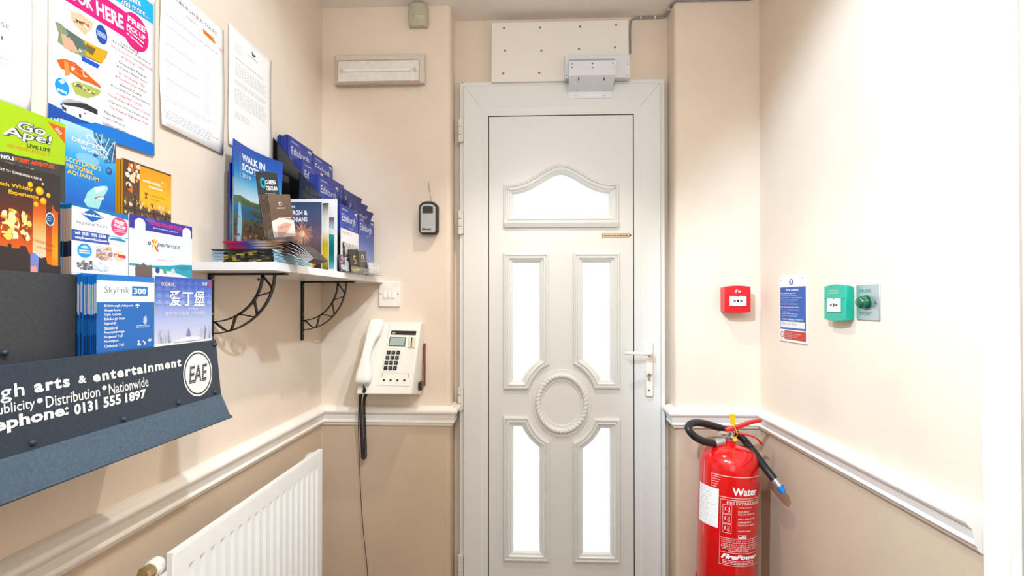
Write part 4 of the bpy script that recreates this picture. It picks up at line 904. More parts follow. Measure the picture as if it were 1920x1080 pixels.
# ================================================================ LEAFLET RACK
RK = mat('grey_powder_coat', '46596a', .5, .3, var=.10, scale=220, bump=.15, bscale=600)
RK2 = mat('dark_powder_coat', '2a3642', .5, .25, var=.10, scale=220, bump=.15, bscale=600)
RK3 = mat('charcoal_powder_coat', '3a3c3f', .55, .2, var=.10, scale=220, bump=.15, bscale=600)
C1, C2, C3 = -.575, -.622, -.660          # front planes of the three steps
y1 = at(405, 640, x=C1).y; ya = .30
zt = at(405, 637, x=C1).z; zb = at(412, 742, x=C1+.008).z; zl = at(425, 784, x=-.552).z
rk = empty('leaflet_rack', (XL, (ya+y1)/2, zb), 'dark grey stepped metal leaflet rack with lettered front panel on the left wall', 'leaflet rack')
T = .0025
b = MB(); b.hexa([(C1+.008, ya, zb), (C1+.008-T, ya, zb), (C1+.008-T, y1+.004, zb), (C1+.008, y1+.004, zb)], [(C1, ya, zt), (C1-T, ya, zt), (C1-T, y1, zt), (C1, y1, zt)], RK2); fp = b.build('front_panel', rk, world=True, bevel=.0008)
b = MB(); b.hexa([(-.552, ya, zl), (-.552-T, ya, zl), (-.552-T, y1+.009, zl), (-.552, y1+.009, zl)], [(C1+.0085, ya, zb+.002), (C1+.0085-T, ya, zb+.002), (C1+.0085-T, y1+.003, zb+.002), (C1+.0085, y1+.003, zb+.002)], RK)
b.tube([(-.552, ya, zl), (-.552, y1+.010, zl)], .0028, 8, RK); b.build('lower_lip', rk, world=True)
b = MB(); b.box(XL+.0005, C1-T, ya, y1, zb, zb+.002, RK2); b.build('trough_floor', rk, world=True)
zt2 = at(70, 510, x=C1-.035).z; zt3 = zt2+.09
ZA, ZB_, ZC_ = zb+.0025, 1.220, 1.312           # floors of the three steps
b = MB(); b.box(-.615, -.613, ya, y1-.006, zb+.0025, zt2, RK3); b.build('middle_panel', rk, world=True)
b = MB(); b.box(-.651, -.649, ya, y1-.006, ZB_, zt2+.045, RK2); b.build('upper_panel', rk, world=True)
b = MB(); b.box(XL+.0005, XL+.003, ya, y1-.02, zb, zt3+.03, RK2); b.build('back_plate', rk, world=True)
b = MB(); b.box(XL+.003, -.615, ya, y1-.006, ZB_-.002, ZB_, RK2); b.build('shelf_plate', rk, world=True)
b = MB(); b.box(XL+.003, -.651, ya, y1-.006, ZC_-.002, ZC_, RK2); b.build('shelf_plate', rk, world=True)
for px, py in ((60, 830), (231, 786), (334, 755), (402, 735), (402, 646)):
    p_ = at(px, py, x=C1+(.007 if py > 700 else .0005)); b = MB(); b.lathe([(.0042, 0), (.0040, .002), (.0025, .0038), (.0005, .0043)], 12, (0, 0, 0), RK2, axis='x'); b.build('rivet', rk, loc=p_-rk.location, smooth=True)
p_ = at(8, 661, x=-.6095); b = MB(); b.lathe([(.0042, 0), (.0040, .002), (.0025, .0038), (.0005, .0043)], 12, (0, 0, 0), RK2, axis='x'); b.build('rivet', rk, loc=p_-rk.location, smooth=True)
# lettering on the front panel (plane leans slightly)
W_ = y1-ya; Hh_ = zt-zb
pp = Print(W_, Hh_, y0=0)
def fu(px, py=690): return (at(px, py, x=C1+.004).y-ya)/W_
def fv(px, py): return (zt-at(px, py, x=C1+.004).z)/Hh_
WH = 'eeeeea'
def st(t, l, r, pt, pb, bold=.03, sp=1.0):       # right end top / bottom pixel rows
    v0, v1 = fv(r, pt), fv(r, pb); pp.text(t, fu(l), v0, fu(r), v1, WH, bold, 0, sp)
st('entertainment', 176, 341, 671.5, 687, .04, 1.2); st('&', 149, 164, 702, 717, .03); st('arts', 66, 133, 705, 725, .04, 1.2)
u_e = fu(48); u_w = (fu(341)-fu(176))/13*9*1.08; v0 = fv(48, 722); pp.text('edinburgh', u_e-u_w, fv(48, 716), u_e, fv(48, 749), WH, .012, 0, 1.15)
st('Nationwide', 204, 278, 706, 724, .01); st('Distribution', 86, 187, 724, 743, .01); pp.ell(fu(196), fv(196, 727), .006, .03, WH, 12)
pp.text('Publicity', fu(66)-(fu(187)-fu(86))*.66, fv(66, 746), fu(66), fv(66, 769), WH, .01); pp.ell(fu(75), fv(75, 751), .006, .03, WH, 12)
st('1897', 233, 272, 729, 746, .04); st('555', 192, 225, 738, 757, .04); st('0131', 137, 181, 748, 768, .04)
pp.text('Telephone:', fu(127)-(fu(272)-fu(137))*1.05, fv(127, 756), fu(127), fv(127, 783), WH, .035)
cu0, cv0 = fu(371, 700), fv(371, 700); ru = (fu(398, 700)-fu(344, 700))/2; rv = ru*W_/Hh_
pp.ell(cu0, cv0, ru, rv, WH, 40); pp.ell(cu0, cv0, ru*.93, rv*.93, '1e2226', 40); pp.ell(cu0, cv0, ru*.86, rv*.86, WH, 40)
pp.text('EAE', cu0-ru*.66, cv0-rv*.38, cu0+ru*.66, cv0+rv*.38, '1e2226', .03, .25)
for k in range(8): pp.line([(cu0-ru*.72, cv0-rv*(.34-.095*k)), (cu0+ru*.72, cv0-rv*(.34-.095*k))], .0004, WH)
pp.map(lambda x, y, z: (x, y*1.0-(1-z/Hh_)*.008, z)); pp.build('lettering', fp, loc=(C1+.0003, ya, zt-Hh_), rot=(0, 0, RL)); 
for o in fp.children: o.location = Vector(o.location)-Vector((0, 0, 0))

def place(c, pxl, pxr, pyt, h, mid=500):
    """left/right photo edges on plane x=c, top edge row at the left edge"""
    a = at(pxl, mid, x=c).y; e = at(pxr, mid, x=c).y; z = at(pxl, pyt, x=c).z
    return (c, a, z-h), e-a
# --- covers
def cov_goape(p):
    p.rect(0, 0, 1, 1, 'a8cc34'); p.PP([(89, 228), (122, 240), (122, 270)], 'ee6a38'); p.T('2017', 103, 240, 116, 252, 'ffffff', .02, rot=-.75)
    for c, o_, g in (('4c4c4c', .07, 1.2), ('f4f4f0', .01, 0)):
        p.T('Go', 32-g, 226-g, 86+g, 255+g, c, o_, .1, hp=17+2*g)
    for c, o_, g in (('4c4c4c', .07, 1.2), ('f4f4f0', .01, 0)):
        p.T('Ape!', 4-g, 235-g, 98+g, 277+g, c, o_, .1, hp=21+2*g)
    p.T('LIVE LIFE', 50, 269, 94.5, 286, '2e3020', .03, hp=7); p.T('ADVENTUROUSLY', 12, 269, 93.6, 294, 'e0701c', .0, hp=6)
    a = [(-140, 246), (-40, 272), (0, 284), (16, 286), (34, 292), (50, 294), (66, 299), (80, 300), (96, 306), (122, 310)]
    p.PP(a+[(122, 420), (-140, 420)], '3a3c3a'); p.T("UK'S NO.1", -26, 283, 25, 301.5, 'f4f4f0', .05, hp=8); p.T('FOREST ADVENTURE', 27.5, 294.5, 102, 317, 'e85a30', .04, hp=8); p.B(0, 303, 60, 320, 26, ['a8aaa6', '6c6e6a', 'd0d2ce'], .03, .008, 3)
def cov_whisky(p):
    p.grad(0, 0, 1, 1, ['2e2620', '322420', '5a2c1c', 'c8481c', 'e06a1c', 'e87a1c', 'f09a20', 'f0a020', 'e8921c', '8a4a24'])
    a, b = p.q(62, 372), p.q(86, 506); p.grad(a[0], a[1], b[0], b[1], ['a84020', 'd86830', 'e8a868', 'f4c890', 'f0d0b8', 'e8b890'])
    a, b = p.q(98, 372), p.q(108, 500); p.grad(a[0], a[1], b[0], b[1], ['803818', 'e05a18', 'f08018', 'f8a418', 'f08818'])
    p.PP([(60, 318), (113, 330), (113, 400), (104, 396), (92, 372), (70, 352)], '2e2825'); p.PP([(109, 400), (113, 402), (113, 512), (109, 510)], '3a2018')
    p.T('NEXT TO EDINBURGH CASTLE', -8, 312, 78, 339, 'e8e4dc', .02, hp=4.5); p.T('Scotch Whisky', -22, 335, 63, 361, 'f4b41c', .03, hp=9.5); p.T('Experience', 16, 355, 72, 376, 'f4b41c', .03, hp=10)
    for u, v, r in ((56.6, 346, 5), (80, 345, 2.2), (74, 358, 7.5), (90.5, 366.5, 4), (81, 377, 6), (67, 383, 4.6)): p.E(u, v, r, r*1.1, 'f0a414', 18); p.E(u-r*.15, v-r*.2, r*.65, r*.6, 'fcd048', 14)
    p.B(4, 392, 32, 446, 60, ['f8e8a8', 'fcd870', 'f4a040', 'a84c20', 'f8f0d0', '7a3018'], .03, .02, 5); p.B(42, 402, 54, 448, 30, ['f8e8a8', 'fcd870', '9c4018', 'f8f0d0'], .02, .02, 6); p.PP([(16, 398), (26, 398), (30, 412), (22, 430), (14, 416)], 'fce8a8'); p.PP([(22, 430), (32, 436), (33, 448), (24, 446)], 'fcf0c8')
    p.E(93, 411, 8.3, 12.5, 'f0f0ee', 24); p.E(93, 411, 7, 10.8, '2c5078', 24); a = p.q(88, 405); b = p.q(98, 418); p.words(a[0], b[0], a[1], b[1], 3, 'c0d0e0', 4)
    p.T('A SENSATIONAL', 60, 446, 102, 464, 'b8702c', -.01, hp=5); p.T('JOURNEY', 68, 460, 100, 474, 'b8702c', -.01, hp=5)
    p.PP([(-120, 440), (0, 460), (14, 463), (15, 456), (20, 457), (21, 465), (36, 466), (38, 461), (48, 462), (54, 477), (60, 474), (69, 480), (76, 484), (85, 482), (88, 494), (91, 496), (100, 498), (113, 499), (113, 560), (-120, 560)], '2c2422')
    p.PP([(56, 476), (64, 474), (72, 482), (70, 516), (56, 510)], '7c8cc8'); p.PP([(56, 500), (66, 498), (70, 512), (56, 510)], 'e8a0a0')
def cov_deepsea(p):
    p.grad(0, 0, 1, 1, ['b8dcf0', '8cc8ec', '58aee4', '2c90d8', '1478cc', '0c68c0', '0c60b8'])
    p.poly([(.55, .0), (1, 0), (1, .30), (.78, .34), (.6, .2)], '3c7ca8'); p.blobs(.6, .02, .97, .28, 30, ['2c5878', '6cb0d0', '1c3c58', '88c8e0', '503c4c'], .05, .03, 8)
    for a, c in (((.60, .02), (.86, .30)), ((.98, .03), (.92, .30)), ((.72, 0), (.68, .28)), ((.86, .02), (.70, .30)), ((.75, .3), (.95, .05))): p.line([a, c], .0012, 'cfe4ee')
    p.line([(.42, .09), (.50, .06), (.66, .16), (.85, .20), (.80, .24)], .002, 'f0f6f8'); p.line([(.42, .09), (.48, .16), (.66, .16)], .0012, 'f0f6f8')
    p.text('DEEP SEA', .17, .155, .76, .20, 'f0f6f8', .01); p.text('WORLD', .32, .22, .72, .265, 'f0f6f8', .01); p.ell(.45, .36, .22, .06, '8cc4e8', 24)
    p.text("SCOTLAND'S", .06, .40, .70, .455, 'f0d468', .02); p.text('NATIONAL', .08, .47, .56, .525, 'f0d468', .02); p.text('AQUARIUM', .09, .54, .66, .595, 'f0d468', .02)
    p.ell(.86, .42, .06, .045, '1c4c88', 20); p.words(.82, .9, .4, .44, 3, 'c0d4e8', 3)
    p.poly([(.38, .86), (.45, .74), (.58, .66), (.74, .62), (.82, .61), (.84, .645), (.80, .70), (.74, .76), (.70, .84), (.66, .92), (.5, .95)], 'a8e0dc'); p.poly([(.58, .67), (.74, .63), (.80, .64), (.7, .70), (.6, .74)], 'd4f0ec'); p.poly([(.60, .79), (.70, .75), (.78, .745), (.74, .79)], 'e8f4f0'); p.line([(.58, .80), (.66, .765), (.78, .75)], .0015, '8c4c38')
def cov_orange(p):
    p.rect(0, 0, 1, 1, '5c4632'); p.rect(0, 0, .32, .32, '5a3c26'); p.blobs(.08, .02, .3, .3, 25, ['e8a050', 'f4d8b8', '3c281c', 'c87838', 'f8e8d8'], .05, .035, 3)
    p.grad(.32, .02, 1, .44, ['f09c20', 'f4a824', 'f8bc2c', 'f4b428']); p.text('scotch whisky', .38, .14, .76, .18, 'f8f0dc', .04); p.text('experience', .50, .19, .80, .225, 'f8f0dc', .04)
    for u, v, r in ((.80, .12, .025), (.86, .15, .015), (.78, .17, .012), (.9, .2, .012), (.85, .22, .014)): p.ell(u, v, r, r*.5, 'f8dc80', 12)
    p.text('A SENSATIONAL', .52, .285, .86, .305, 'a8701c'); p.text('JOURNEY', .54, .325, .74, .345, 'a8701c'); p.poly([(.40, .28), (.50, .28), (.46, .31), (.48, .34), (.42, .34), (.44, .31)], 'a84c18')
    for v in (.36, .50, .64, .78): p.blobs(.04, v+.02, .96, v+.10, 60, ['c89048', 'e8c890', '8a5c34', 'f0dcb0', 'd8a868', '4c3420'], .022, .022, int(v*100)); p.rect(0, v+.115, 1, v+.13, '3a3230')
    for u in (.22, .62, .86): p.rect(u, .34 if u < .3 else .46, u+.02, 1, '3a3230')
    p.rect(.32, .02, 1, .42, 'f4ac26') if False else None
def cov_grayline(p):
    p.rect(0, 0, 1, 1, 'f2f2f2'); p.poly([(0, 0), (1, 0), (1, .06), (.6, .035), (0, .02)], '2878b8')
    p.poly([(.14, .085), (.32, .02), (.54, .085), (.34, .155)], '2c68b0'); p.text('GrayLine', .16, .07, .51, .10, 'ffffff', .04); p.text('Highland Tours', .08, .165, .60, .205, '4c5058', -.0); p.text('and more...', .34, .215, .62, .245, 'b4d0ec', 0)
    p.ell(.83, .15, .16, .105, 'dd5c88', 30); p.text('FREE', .74, .085, .92, .125, 'ffffff', .05, rot=-.1); p.text('PICK UP', .72, .135, .95, .17, 'ffffff', .05, rot=-.1); p.words(.73, .94, .185, .225, 2, 'f4d0dc', 3, .5, 0)
    p.rect(0, .262, .64, .375, '3c5ca8'); p.text('tel: 0131 555 5558', .05, .275, .58, .31, 'f8f8f8', .03); p.text('graylinescotland.com', .05, .325, .60, .36, 'f8f8f8', .03)
    p.poly([(.62, .29), (.85, .275), (.98, .30), (.98, .365), (.8, .37), (.62, .345)], 'dfe8ee'); p.poly([(.64, .295), (.85, .285), (.95, .305), (.95, .32), (.64, .315)], '3c8cb0'); p.rect(.64, .27, 1, .28, '78c0d8')
    p.ell(.21, .47, .12, .075, '38a0dc', 26); p.words(.12, .30, .465, .51, 2, 'f4f8fc', 4, .6, 0)
    for k in (1, 2, 3): p.line([(.21-.02*k, .45-.003*k), (.21, .443-.008*k), (.21+.02*k, .45-.003*k)], .0012, 'f4f8fc')
    p.blobs(.42, .40, .68, .54, 40, ['c89878', 'a8806c', 'e0b898', 'd8d4dc', '9c8c90', 'e8d8cc'], .045, .02, 6); p.ell(.83, .485, .09, .06, 'e8e0a8', 16); p.poly([(.72, .465), (.95, .475), (.95, .51), (.72, .50)], 'd04a58'); p.text('20', .73, .475, .80, .498, 'ffffff', .04)
    p.blobs(.1, .58, .35, .66, 30, ['7c8088', 'a8acb4', '5c6068'], .03, .02, 7); p.blobs(.35, .56, .6, .66, 20, ['d8dce8', 'e4e8f0'], .05, .02, 8); p.rect(0, .7, 1, 1, 'dfe3ec')
def cov_tours(p):
    p.grad(0, 0, 1, 1, ['dfe9f2', 'e2edf6', 'e8f1f8', 'd4e8f4', 'c4e0f0']); p.rect(0, 0, 1, .17, '403c9c'); p.ell(.30, .03, .08, .025, '5c64b4', 14)
    for u in (.15, .90): p.poly([(u-.075, .19), (u-.075, .09)]+[(u-.075*math.cos(math.pi*k/8), .09-.06*math.sin(math.pi*k/8)) for k in range(1, 8)]+[(u+.075, .09), (u+.075, .19)], 'f2f4f6')
    p.text('TOURS POR ESCOCIA', .27, .035, .82, .085, 'e03878', .03); p.text('desde Edimburgo y Glasgow', .34, .11, .74, .13, 'e8e8f4', .02)
    p.text('e', .26, .30, .31, .35, '1c2c4c', .01, .2); p.text('perience', .40, .29, .78, .37, '1c2c4c', .005, .25)
    for a, c, q in (((.33, .28), (.40, .40), 'e04030'), ((.40, .28), (.32, .37), 'f0a020'), ((.365, .26), (.365, .30), 'f0b020'), ((.38, .36), (.42, .42), 'e04030')): p.line([a, c], .003, q)
    p.ell(.365, .33, .022, .028, 'f8d850', 12); p.words(.42, .68, .52, .535, 1, 'e0a0a8', 3, .5, 0)
    p.poly([(0, .60), (.3, .61), (.6, .59), (.8, .56), (1, .55), (1, .75), (.7, .68), (.4, .64), (0, .63)], '2ca0b4'); p.poly([(.7, .60), (1, .56), (1, .62), (.8, .64)], '1c88a0'); p.poly([(0, .63), (.4, .64), (.7, .68), (1, .75), (1, 1), (0, 1)], 'e8eef0')
    p.poly([(.08, .66), (.10, .60), (.15, .63), (.20, .58), (.25, .63), (.31, .60), (.33, .66), (.33, 1), (.10, 1)], '6c5c58')
    for u, c in ((.41, '1c4c7c'), (.53, '48b480'), (.66, 'c8d8d4')): p.ell(u, .665, .035, .04, c, 16)
def cov_skylink(p):
    p.rect(0, 0, 1, 1, '1466b8'); p.rect(0, 0, 1, .075, '1c78cc'); p.rect(0, .075, 1, .365, 'f0f2f4'); p.text('Skylink', .12, .155, .53, .27, '3c5068', -.01); p.rect(.58, .14, .87, .275, '2c74bc'); p.text('300', .61, .165, .84, .25, 'f8f8f8', .03)
    for i, (t, u) in enumerate((('Edinburgh Airport', .60), ('Gogarburn', .38), ('Gyle Centre', .40), ('Edinburgh Park', .46), ('Sighthill', .31), ('Slateford', .33), ('Fountainbridge', .45), ("Surgeons' Hall", .42), ('Newington', .35), ('Cameron Toll', .44))):
        p.text(t, .12, .395+.0595*i, u, .395+.0595*i+.042, 'eef4fa', .02)
    p.poly([(.63, .41), (.67, .395), (.68, .375), (.69, .395), (.73, .415), (.69, .415), (.685, .435), (.70, .445), (.66, .445), (.675, .435), (.67, .415)], 'eef4fa')
    for k in range(3): p.line([(.79+.02*k, .60-.02*k), (.805+.02*k, .63), (.79+.02*k, .66+.02*k)], .0018, 'dce8f4')
    p.words(.66, .93, .70, .74, 2, 'c4d8ec', 3, .5, .2)
    p.ell(.70, .925, .018, .012, 'f0f4f8', 10); p.line([(.70, .93), (.70, .965), (.73, .965), (.74, .99)], .002, 'f0f4f8'); p.line([(.68, .96), (.69, .985), (.72, .985)], .0016, 'f0f4f8'); p.line([(.78, .93), (.83, .96), (.80, .985)], .002, 'f0f4f8')
    for k in range(3): p.line([(.91-.02*k, .955-.012*k), (.91, .95-.02*k), (.91+.02*k, .955-.012*k)], .0016, 'f0f4f8')
def cov_china(p):
    p.grad(0, 0, 1, 1, ['4658b0', '5068bc', '7088cc', '98a8dc', 'b4c0e4', 'c8cce4', 'd4d8e8'])
    for r in range(4):
        n = 8
        for k in range(n): p.poly([(k/n, .10+.10*r), ((k+.5)/n, .04+.10*r), ((k+1)/n, .10+.10*r), ((k+.5)/n, .13+.10*r)], ('5870bc', '6680c8', '8098d4', '98a8dc')[r])
    p.text('欢迎来到...', .09, .085, .33, .145, 'f0f2fa', .005); p.text('免费', .80, .05, .90, .11, 'f0f2fa', .005); p.rect(.91, .055, .965, .11, 'd04a40')
    p.text('爱丁堡', .22, .20, .85, .45, 'f2f4fa', .012); p.text('2019/20', .54, .475, .72, .505, 'f0f2fa', .0); p.text('城市旅行指南（全地图）', .14, .53, .86, .60, 'e4e8f6', .003)
    r = random.Random(4)
    for k in range(14): u = .05+.22*r.random(); p.line([(u, 1), (u-.02, .78+.15*r.random())], .0004, '5c6488')
    for k in range(14): u = .74+.22*r.random(); p.line([(u, 1), (u+.02, .75+.15*r.random())], .0004, '5c6488')
    p.poly([(.50, 1), (.52, .88), (.55, .78), (.58, .88), (.60, 1)], '8088a8'); p.poly([(.3, .98), (.5, .93), (.75, .95), (.8, 1), (.3, 1)], 'e8ecf4')

def putleaf(name, c, pxl, pxr, pyt, zbot, t, cov, label, grp=None, n=0, blabel=None, pitch=.003, front='ffffff', left=None, top='e8e4de', right='e8e4de', cat='leaflet', mid=500, jit=.0008, pyb=None):
    """pyb: photo row where the part of the cover that shows ends, at the left edge"""
    y_a, y_b = at(pxl, mid, x=c).y, at(pxr, mid, x=c).y; z1 = at(pxl, pyt, x=c).z; w_ = y_b-y_a; h = z1-zbot
    ph = h if pyb is None else z1-at(pxl, pyb, x=c).z
    p = Print(w_, ph); p.setpx(c, y_a, z1); cov(p)
    if ph > h: p.map(lambda x, y, z: (x, y, z))
    p.v = [(x, y, z+h-ph) for x, y, z in p.v]
    p.v = [(x, y, max(z, .0005)) for x, y, z in p.v]
    o = leaflet(name, (c, y_a, zbot), RL, w_, h, t, 0, front, left, right, top, p, label, cat, grp)
    if n: stack(o, n, pitch, blabel, grp, jit, 1)
    return o
putleaf('adventure_leaflet', C3+.0045, -150, 122, 130, ZC_+.001, .002, cov_goape, 'lime green outdoor adventure leaflet at the top left of the rack', mid=280)
putleaf('whisky_leaflet', C2, -190, 112, 251, ZB_+.001, .003, cov_whisky, 'large dark and orange Scotch whisky leaflet in front of the green one', mid=420)
putleaf('aquarium_leaflet', C3, 115, 217, 222, ZC_+.003, .0028, cov_deepsea, 'blue aquarium leaflet with a shark, front one of its bundle', 'blue aquarium leaflets in the rack', 6, 'blue aquarium leaflet behind the front one', .0032, '1c5ca0', [(0, .06, 'b8d0dc'), (.06, .4, '244c78'), (.4, 1, '141c40')], 'c4d8e4', mid=320, pyb=392)
putleaf('distillery_booklet', C3, 230, 321, 296, ZC_+.003, .0034, cov_orange, 'orange and brown whisky booklet, front one of its bundle', 'orange whisky booklets in the rack', 3, 'orange-spined whisky booklet behind the front one', .0044, '5a3a18', [(0, 1, 'e09c20')], '4a3020', '4a3020', 'booklet', mid=350, pyb=486)
putleaf('coach_tour_leaflet', C2, 134, 240, 381, ZB_+.003, .0038, cov_grayline, 'white coach tour leaflet with blue diamond logo, front one of its bundle', 'coach tour leaflets in the rack', 5, 'brown-edged coach tour leaflet behind the front one', .0042, '2c78b4', [(0, .03, '28608c'), (.03, .24, 'b09480'), (.24, .34, '241c30'), (.34, 1, 'b09480')], '2c6ca0', 'b09480', mid=450, pyb=564)
putleaf('spanish_tour_leaflet', C2, 242, 360, 400, ZB_+.001, .002, cov_tours, 'pale blue leaflet headed TOURS POR ESCOCIA standing in the rack', mid=460, pyb=554)
putleaf('airport_bus_leaflet', C1-.006, 181, 289, 514, ZA+.004, .0016, cov_skylink, 'blue and white airport bus leaflet, front one of its bundle', 'airport bus leaflets in the rack', 11, 'blue airport bus leaflet behind the front one', .0024, '1868b8', [(0, .06, '1c70c0'), (.06, .26, 'b0b8c0'), (.26, .30, '0c3c78'), (.30, .4, '2c5c94'), (.4, 1, '0c3468')], '1c70c0', '1868b8', mid=580, jit=.0012, pyb=658)
putleaf('chinese_city_guide', C1-.007, 290, 397, 517, ZA+.001, .0035, cov_china, 'pale blue Chinese city guide at the right end of the rack', mid=580, cat='booklet', pyb=646)

# ================================================================ SHELF
ZS = 1.384
sy0 = at(513, 491, z=ZS).y; sx1 = at(513, 491, z=ZS).x; sx2 = at(717, 522, y=YB-.02).x
SHW = mat('white_laminate', 'e4e4e4', .3, var=.01)
sh = empty('wall_shelf', (XL, (sy0+YB)/2, ZS-.018), 'white shelf along the left wall carrying the brochures', 'shelf')
b = MB(); b.hexa([(XL+.0006, sy0, ZS-.018), (sx1, sy0, ZS-.018), (sx2, YB-.001, ZS-.018), (XL+.0006, YB-.001, ZS-.018)], [(XL+.0006, sy0, ZS), (sx1, sy0, ZS), (sx2, YB-.001, ZS), (XL+.0006, YB-.001, ZS)], SHW); b.build('board', sh, world=True, bevel=.0012)
IRON = mat('black_iron', '15110f', .45, .4)
def bracket(pxw, pya, pxa, pyb, label):
    y = at(pxw, 580, x=XL+.004).y; X0 = XL+.0008; xa = at(pxa, 520, y=y).x; zt = ZS-.0185; zb = at(pxw, pyb, x=XL+.004).z
    o = empty('shelf_bracket', (X0, y, zb), label, 'bracket', 'iron shelf brackets')
    b = MB(); b.box(X0, X0+.004, y-.009, y+.009, zb, zt, IRON); b.build('wall_plate', o, world=True, bevel=.001)
    b = MB(); b.box(X0+.004, xa, y-.009, y+.009, zt-.004, zt, IRON); b.build('arm', o, world=True, bevel=.001)
    ro, ri = (xa-X0)*.82, (xa-X0)*.66; zo, zi = (zt-zb)*.82, (zt-zb)*.66
    P = lambda r, z, a: Vector((X0+.004+r*math.sin(a), y, zt-z*math.cos(a)))
    for r, z in ((ro, zo), (ri, zi)):
        b = MB(); rings = []
        for k in range(25):
            a = math.pi/2*k/24; p = P(r, z, a); n_ = Vector((math.sin(a), 0, -math.cos(a)))*.0012
            rings.append([p-n_+Vector((0, -.006, 0)), p+n_+Vector((0, -.006, 0)), p+n_+Vector((0, .006, 0)), p-n_+Vector((0, .006, 0))])
        b.loft(rings, IRON); b.build('curved_bar', o, world=True)
    pts = []
    for k in range(7): a = math.pi/2*(k+.15)/6.3; q = (k % 2); pts.append(P(ri if q == 0 else ro, zi if q == 0 else zo, min(a, math.pi/2-.02)))
    path = smooth_path(pts, 6); b = MB(); rings = []
    for i, p in enumerate(path):
        Tn = (path[min(i+1, len(path)-1)]-path[max(i-1, 0)]).normalized(); n_ = Tn.cross(Vector((0, 1, 0)))*.001
        rings.append([p-n_+Vector((0, -.005, 0)), p+n_+Vector((0, -.005, 0)), p+n_+Vector((0, .005, 0)), p-n_+Vector((0, .005, 0))])
    b.loft(rings, IRON); b.build('wavy_bar', o, world=True)
    for f in (.12, .45, .93):
        b = MB(); b.lathe([(.003, .004), (.0028, .0055), (.0005, .006)], 10, (X0, y, zb+(zt-zb)*f), SCREW, axis='x'); b.build('screw', o, world=True)
bracket(397, 514, 538, 650, 'black iron bracket under the near end of the shelf')
bracket(568, 528, 665, 638, 'black iron bracket under the far end of the shelf')

# ---- stack of flat magazines at the near end
def flatmag(name, x0, x1, y0, y1, z, t, near, side, top, label, grp, drop=None, cat='magazine'):
    b = MB(); n = 14 if drop else 1
    Z = lambda f: z-(drop(f) if drop else 0)
    # near face in coloured bands
    k = len(near)
    for i, c in enumerate(near):
        a, e = x0+(x1-x0)*i/k, x0+(x1-x0)*(i+1)/k; b.add([(a, y0, z), (e, y0, z), (e, y0, z+t), (a, y0, z+t)], [(0, 1, 2, 3)], PRINT, c)
    for j in range(n):
        a, e = y0+(y1-y0)*j/n, y0+(y1-y0)*(j+1)/n; za, ze = Z(j/n), Z((j+1)/n); xa, xe = (x1, x1)
        b.add([(x1, a, za), (x1, e, ze), (x1, e, ze+t), (x1, a, za+t)], [(0, 1, 2, 3)], PRINT, side)
        b.add([(x0, a, za), (x0, a, za+t), (x0, e, ze+t), (x0, e, ze)], [(0, 1, 2, 3)], PRINT, side)
        b.add([(x0, a, za+t), (x1, a, za+t), (x1, e, ze+t), (x0, e, ze+t)], [(0, 1, 2, 3)], PRINT, top)
        b.add([(x0, a, za), (x0, e, ze), (x1, e, ze), (x1, a, za)], [(0, 1, 2, 3)], PRINT, top)
    b.add([(x0, y1, Z(1)), (x0, y1, Z(1)+t), (x1, y1, Z(1)+t), (x1, y1, Z(1))], [(0, 1, 2, 3)], PRINT, side)
    return tag(b.build(name), label, cat, grp)
r = random.Random(3); mx1 = sx1-.002; my0 = sy0+.004
for i in range(9):
    nr = ['9ab0c4' if i > 3 else 'b4c4d0']*3+[r.choice(['1c1c1c', '2c2414', '4c4420', '6c6430', '141414', 'b4a040']) for _ in range(11)]+['101010']
    if i == 8: nr = ['141414']*12
    flatmag('magazine', max(-.684, mx1-.205)+r.uniform(.0, .003), mx1+r.uniform(-.003, .0), my0+r.uniform(0, .003), my0+.19, ZS+.0003+i*.0031, .0022, nr, 'a8d0e0', 'b8d4e0', 'flat dark-spined magazine in the lower pile, '+ORD[i+1]+' from the bottom', 'flat magazines in the lower pile')
zt_ = ZS+.0005+9*.0031
cols = [['c02850', 'b82450', '8c3c80', '4c58b0', '6c6c90', '5c4c40', 'a88870', '4c3c34', '2c2420'], ['b01c48', 'c83058', '5c50a8', '3c4ca0', 'c0a898', '8c6c58', 'd8c8b8', '5c4838', '3c3028']]
